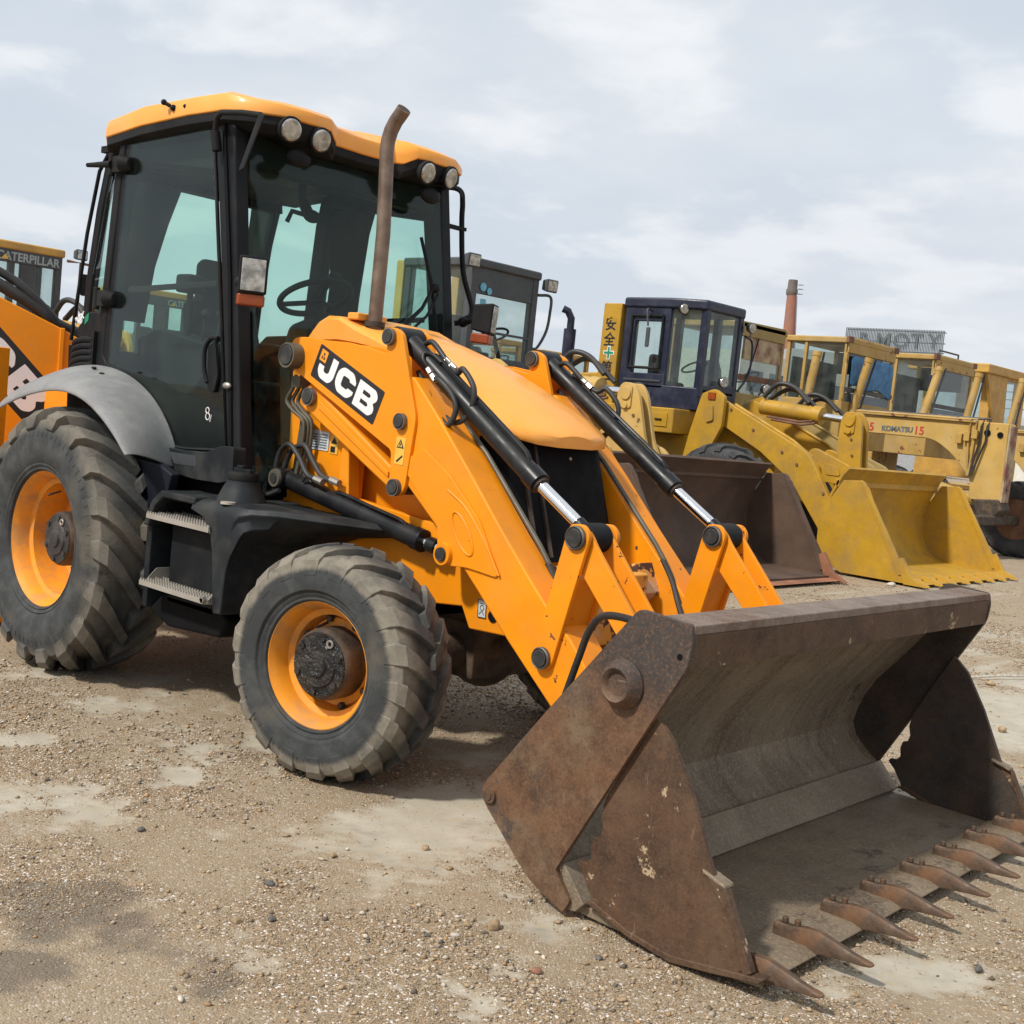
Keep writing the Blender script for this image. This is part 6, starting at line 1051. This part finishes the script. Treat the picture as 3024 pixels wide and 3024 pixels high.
# ------------------------------------------------------------------ far background
CH = thing('chimney', 'tall tapering red brick chimney with dark cap and ladder', 'chimney', (-96.7, 174.8, 0))
MB().loft([[(-96.7+dx+r*math.cos(a), 174.8+r*math.sin(a), z) for a in [2*math.pi*i/28 for i in range(28)]] for z, r, dx in ((0, 1.7, 0), (12, 1.30, .0), (20, 1.0, -.2), (26.2, .78, -.5))]).build('shaft', 'brick_red', CH, smooth=40)
MB().lathe([(26.0, .80), (26.3, .94), (26.9, .96), (27.2, .80), (28.2, .78), (28.6, .74), (28.6, .5)], 28, 'z', (-97.25, 174.8, 0)).build('cap', 'chimney_cap', CH, smooth=30)
q = MB(); rv = Vector((.745, .667, 0)); fv = Vector((.667, -.745, 0))
def chr_(z): return 1.7+(1.30-1.7)*min(z, 12)/12 if z < 12 else 1.30+(1.0-1.30)*(z-12)/8 if z < 20 else 1.0-.22*(z-20)/6.2
def lad(z, s_): return Vector((-96.7-(0 if z < 12 else .2*(z-12)/8 if z < 20 else .2+.3*(z-20)/6.2), 174.8, z))+rv*(chr_(z)+.10)+fv*s_
for s_ in (-.18, .18): q.tube([tuple(lad(z, s_)) for z in (2, 8, 12, 16, 20, 26)], .03, 4)
for z in range(3, 27): q.tube([tuple(lad(z, -.18)), tuple(lad(z, .18))], .03, 4)
for z in (26.4, 27.2, 27.9): q.tube([tuple(lad(26, -.5)+Vector((0, 0, z-26))), tuple(lad(26, 0)+rv*.9+Vector((0, 0, z-26))), tuple(lad(26, .5)+Vector((0, 0, z-26)))], .04, 4)
q.build('ladder', 'lattice', CH)
SG = thing('roof_sign', 'slatted metal roof sign with dark capital letters', 'sign', (-39, 91, 0))
a_ = Vector((-42.0, 88.6, 0)); b__ = Vector((-36.0, 94.05, 0)); ln = (b__-a_).length; dr = (b__-a_).normalized()
for i in range(64):
    p = a_+dr*(ln*i/63); zt_ = 11.68+.53*i/63; MB().box(p.x-.035, p.x+.035, p.y-.035, p.y+.035, 9.6, zt_).build('slat', 'lattice', SG, smooth=0)
for z in (9.8, 10.6, 11.5): MB().ext([tuple(a_+Vector((.1, .1, z))), tuple(b__+Vector((.1, .1, z+.5))), tuple(b__+Vector((.1, .1, z+.58))), tuple(a_+Vector((.1, .1, z+.08)))], (.05, .05, 0)).build('rail', 'lattice', SG)
for i, chh in enumerate('RMOTY'): p = a_+dr*(1.0+1.45*i); text('lettering', chh, 1.65, (p.x+.06, p.y-.06, 10.2+.12*i), (dr.x, dr.y, .06), (0, 0, 1), 'lattice', SG, .03, .05)
FB = thing('building', 'low grey building carrying the slatted roof sign', 'building', (-45, 96, 0)); 
c0 = Vector((-46, 86.5, 0)); MB().prismz([(c0.x, c0.y), (c0.x+9, c0.y+8.2), (c0.x-1, c0.y+20), (c0.x-10, c0.y+12)], 0, 9.6).build('wall', 'plaster_grey', FB)
WB = thing('building', 'white rendered building with dark window bands beyond the graders', 'building', (-40, 70, 0))
MB().box(-40, -34, 60, 74, 0, 7.0).build('wall', 'plaster', WB)
for z in (2.0, 4.6):
    for k in range(5): MB().box(-34.05, -33.98, 61+k*2.6, 62.8+k*2.6, z, z+1.3).build('window', 'window_dark', WB)
TW = thing('building', 'pale concrete block with railing at the end of the row', 'building', (-8, 42, 0))
MB().box(-12.5, -3.5, 44, 52, 0, 3.2).build('wall', 'plaster', TW); MB().box(-12.6, -3.4, 43.9, 52.1, 3.2, 3.5).build('parapet', 'plaster_grey', TW)
for k in range(10): MB().box(-12.4+k*.95, -12.36+k*.95, 44.0, 44.04, 3.5, 4.5).build('rail_post', 'lattice', TW)
for z in (3.8, 4.15, 4.46): MB().box(-12.5, -3.5, 44.0, 44.04, z, z+.04).build('rail', 'lattice', TW)
LP = thing('yard_lamp', 'small lamp on a thin pole beside the pale block', 'lamp', (-7.2, 40, 0)); MB().cyl((-7.2, 40, 0), (-7.2, 40, 6.9), .06, .04, 10).build('pole', 'lattice', LP); MB().ball((-7.2, 40, 7.0), .25, 8, (1, 1, .7)).cyl((-7.2, 40, 7.1), (-7.2, 40, 7.4), .12, .03).build('lamp_head', 'charcoal', LP)
HB = thing('warehouse', 'long low grey warehouse along the far edge of the yard', 'warehouse', (-70, 70, 0)); MB().prismx([(20, 0), (150, 0), (150, 4.2), (85, 5.2), (20, 4.2)], -90, -70).build('wall', 'plaster_grey', HB)
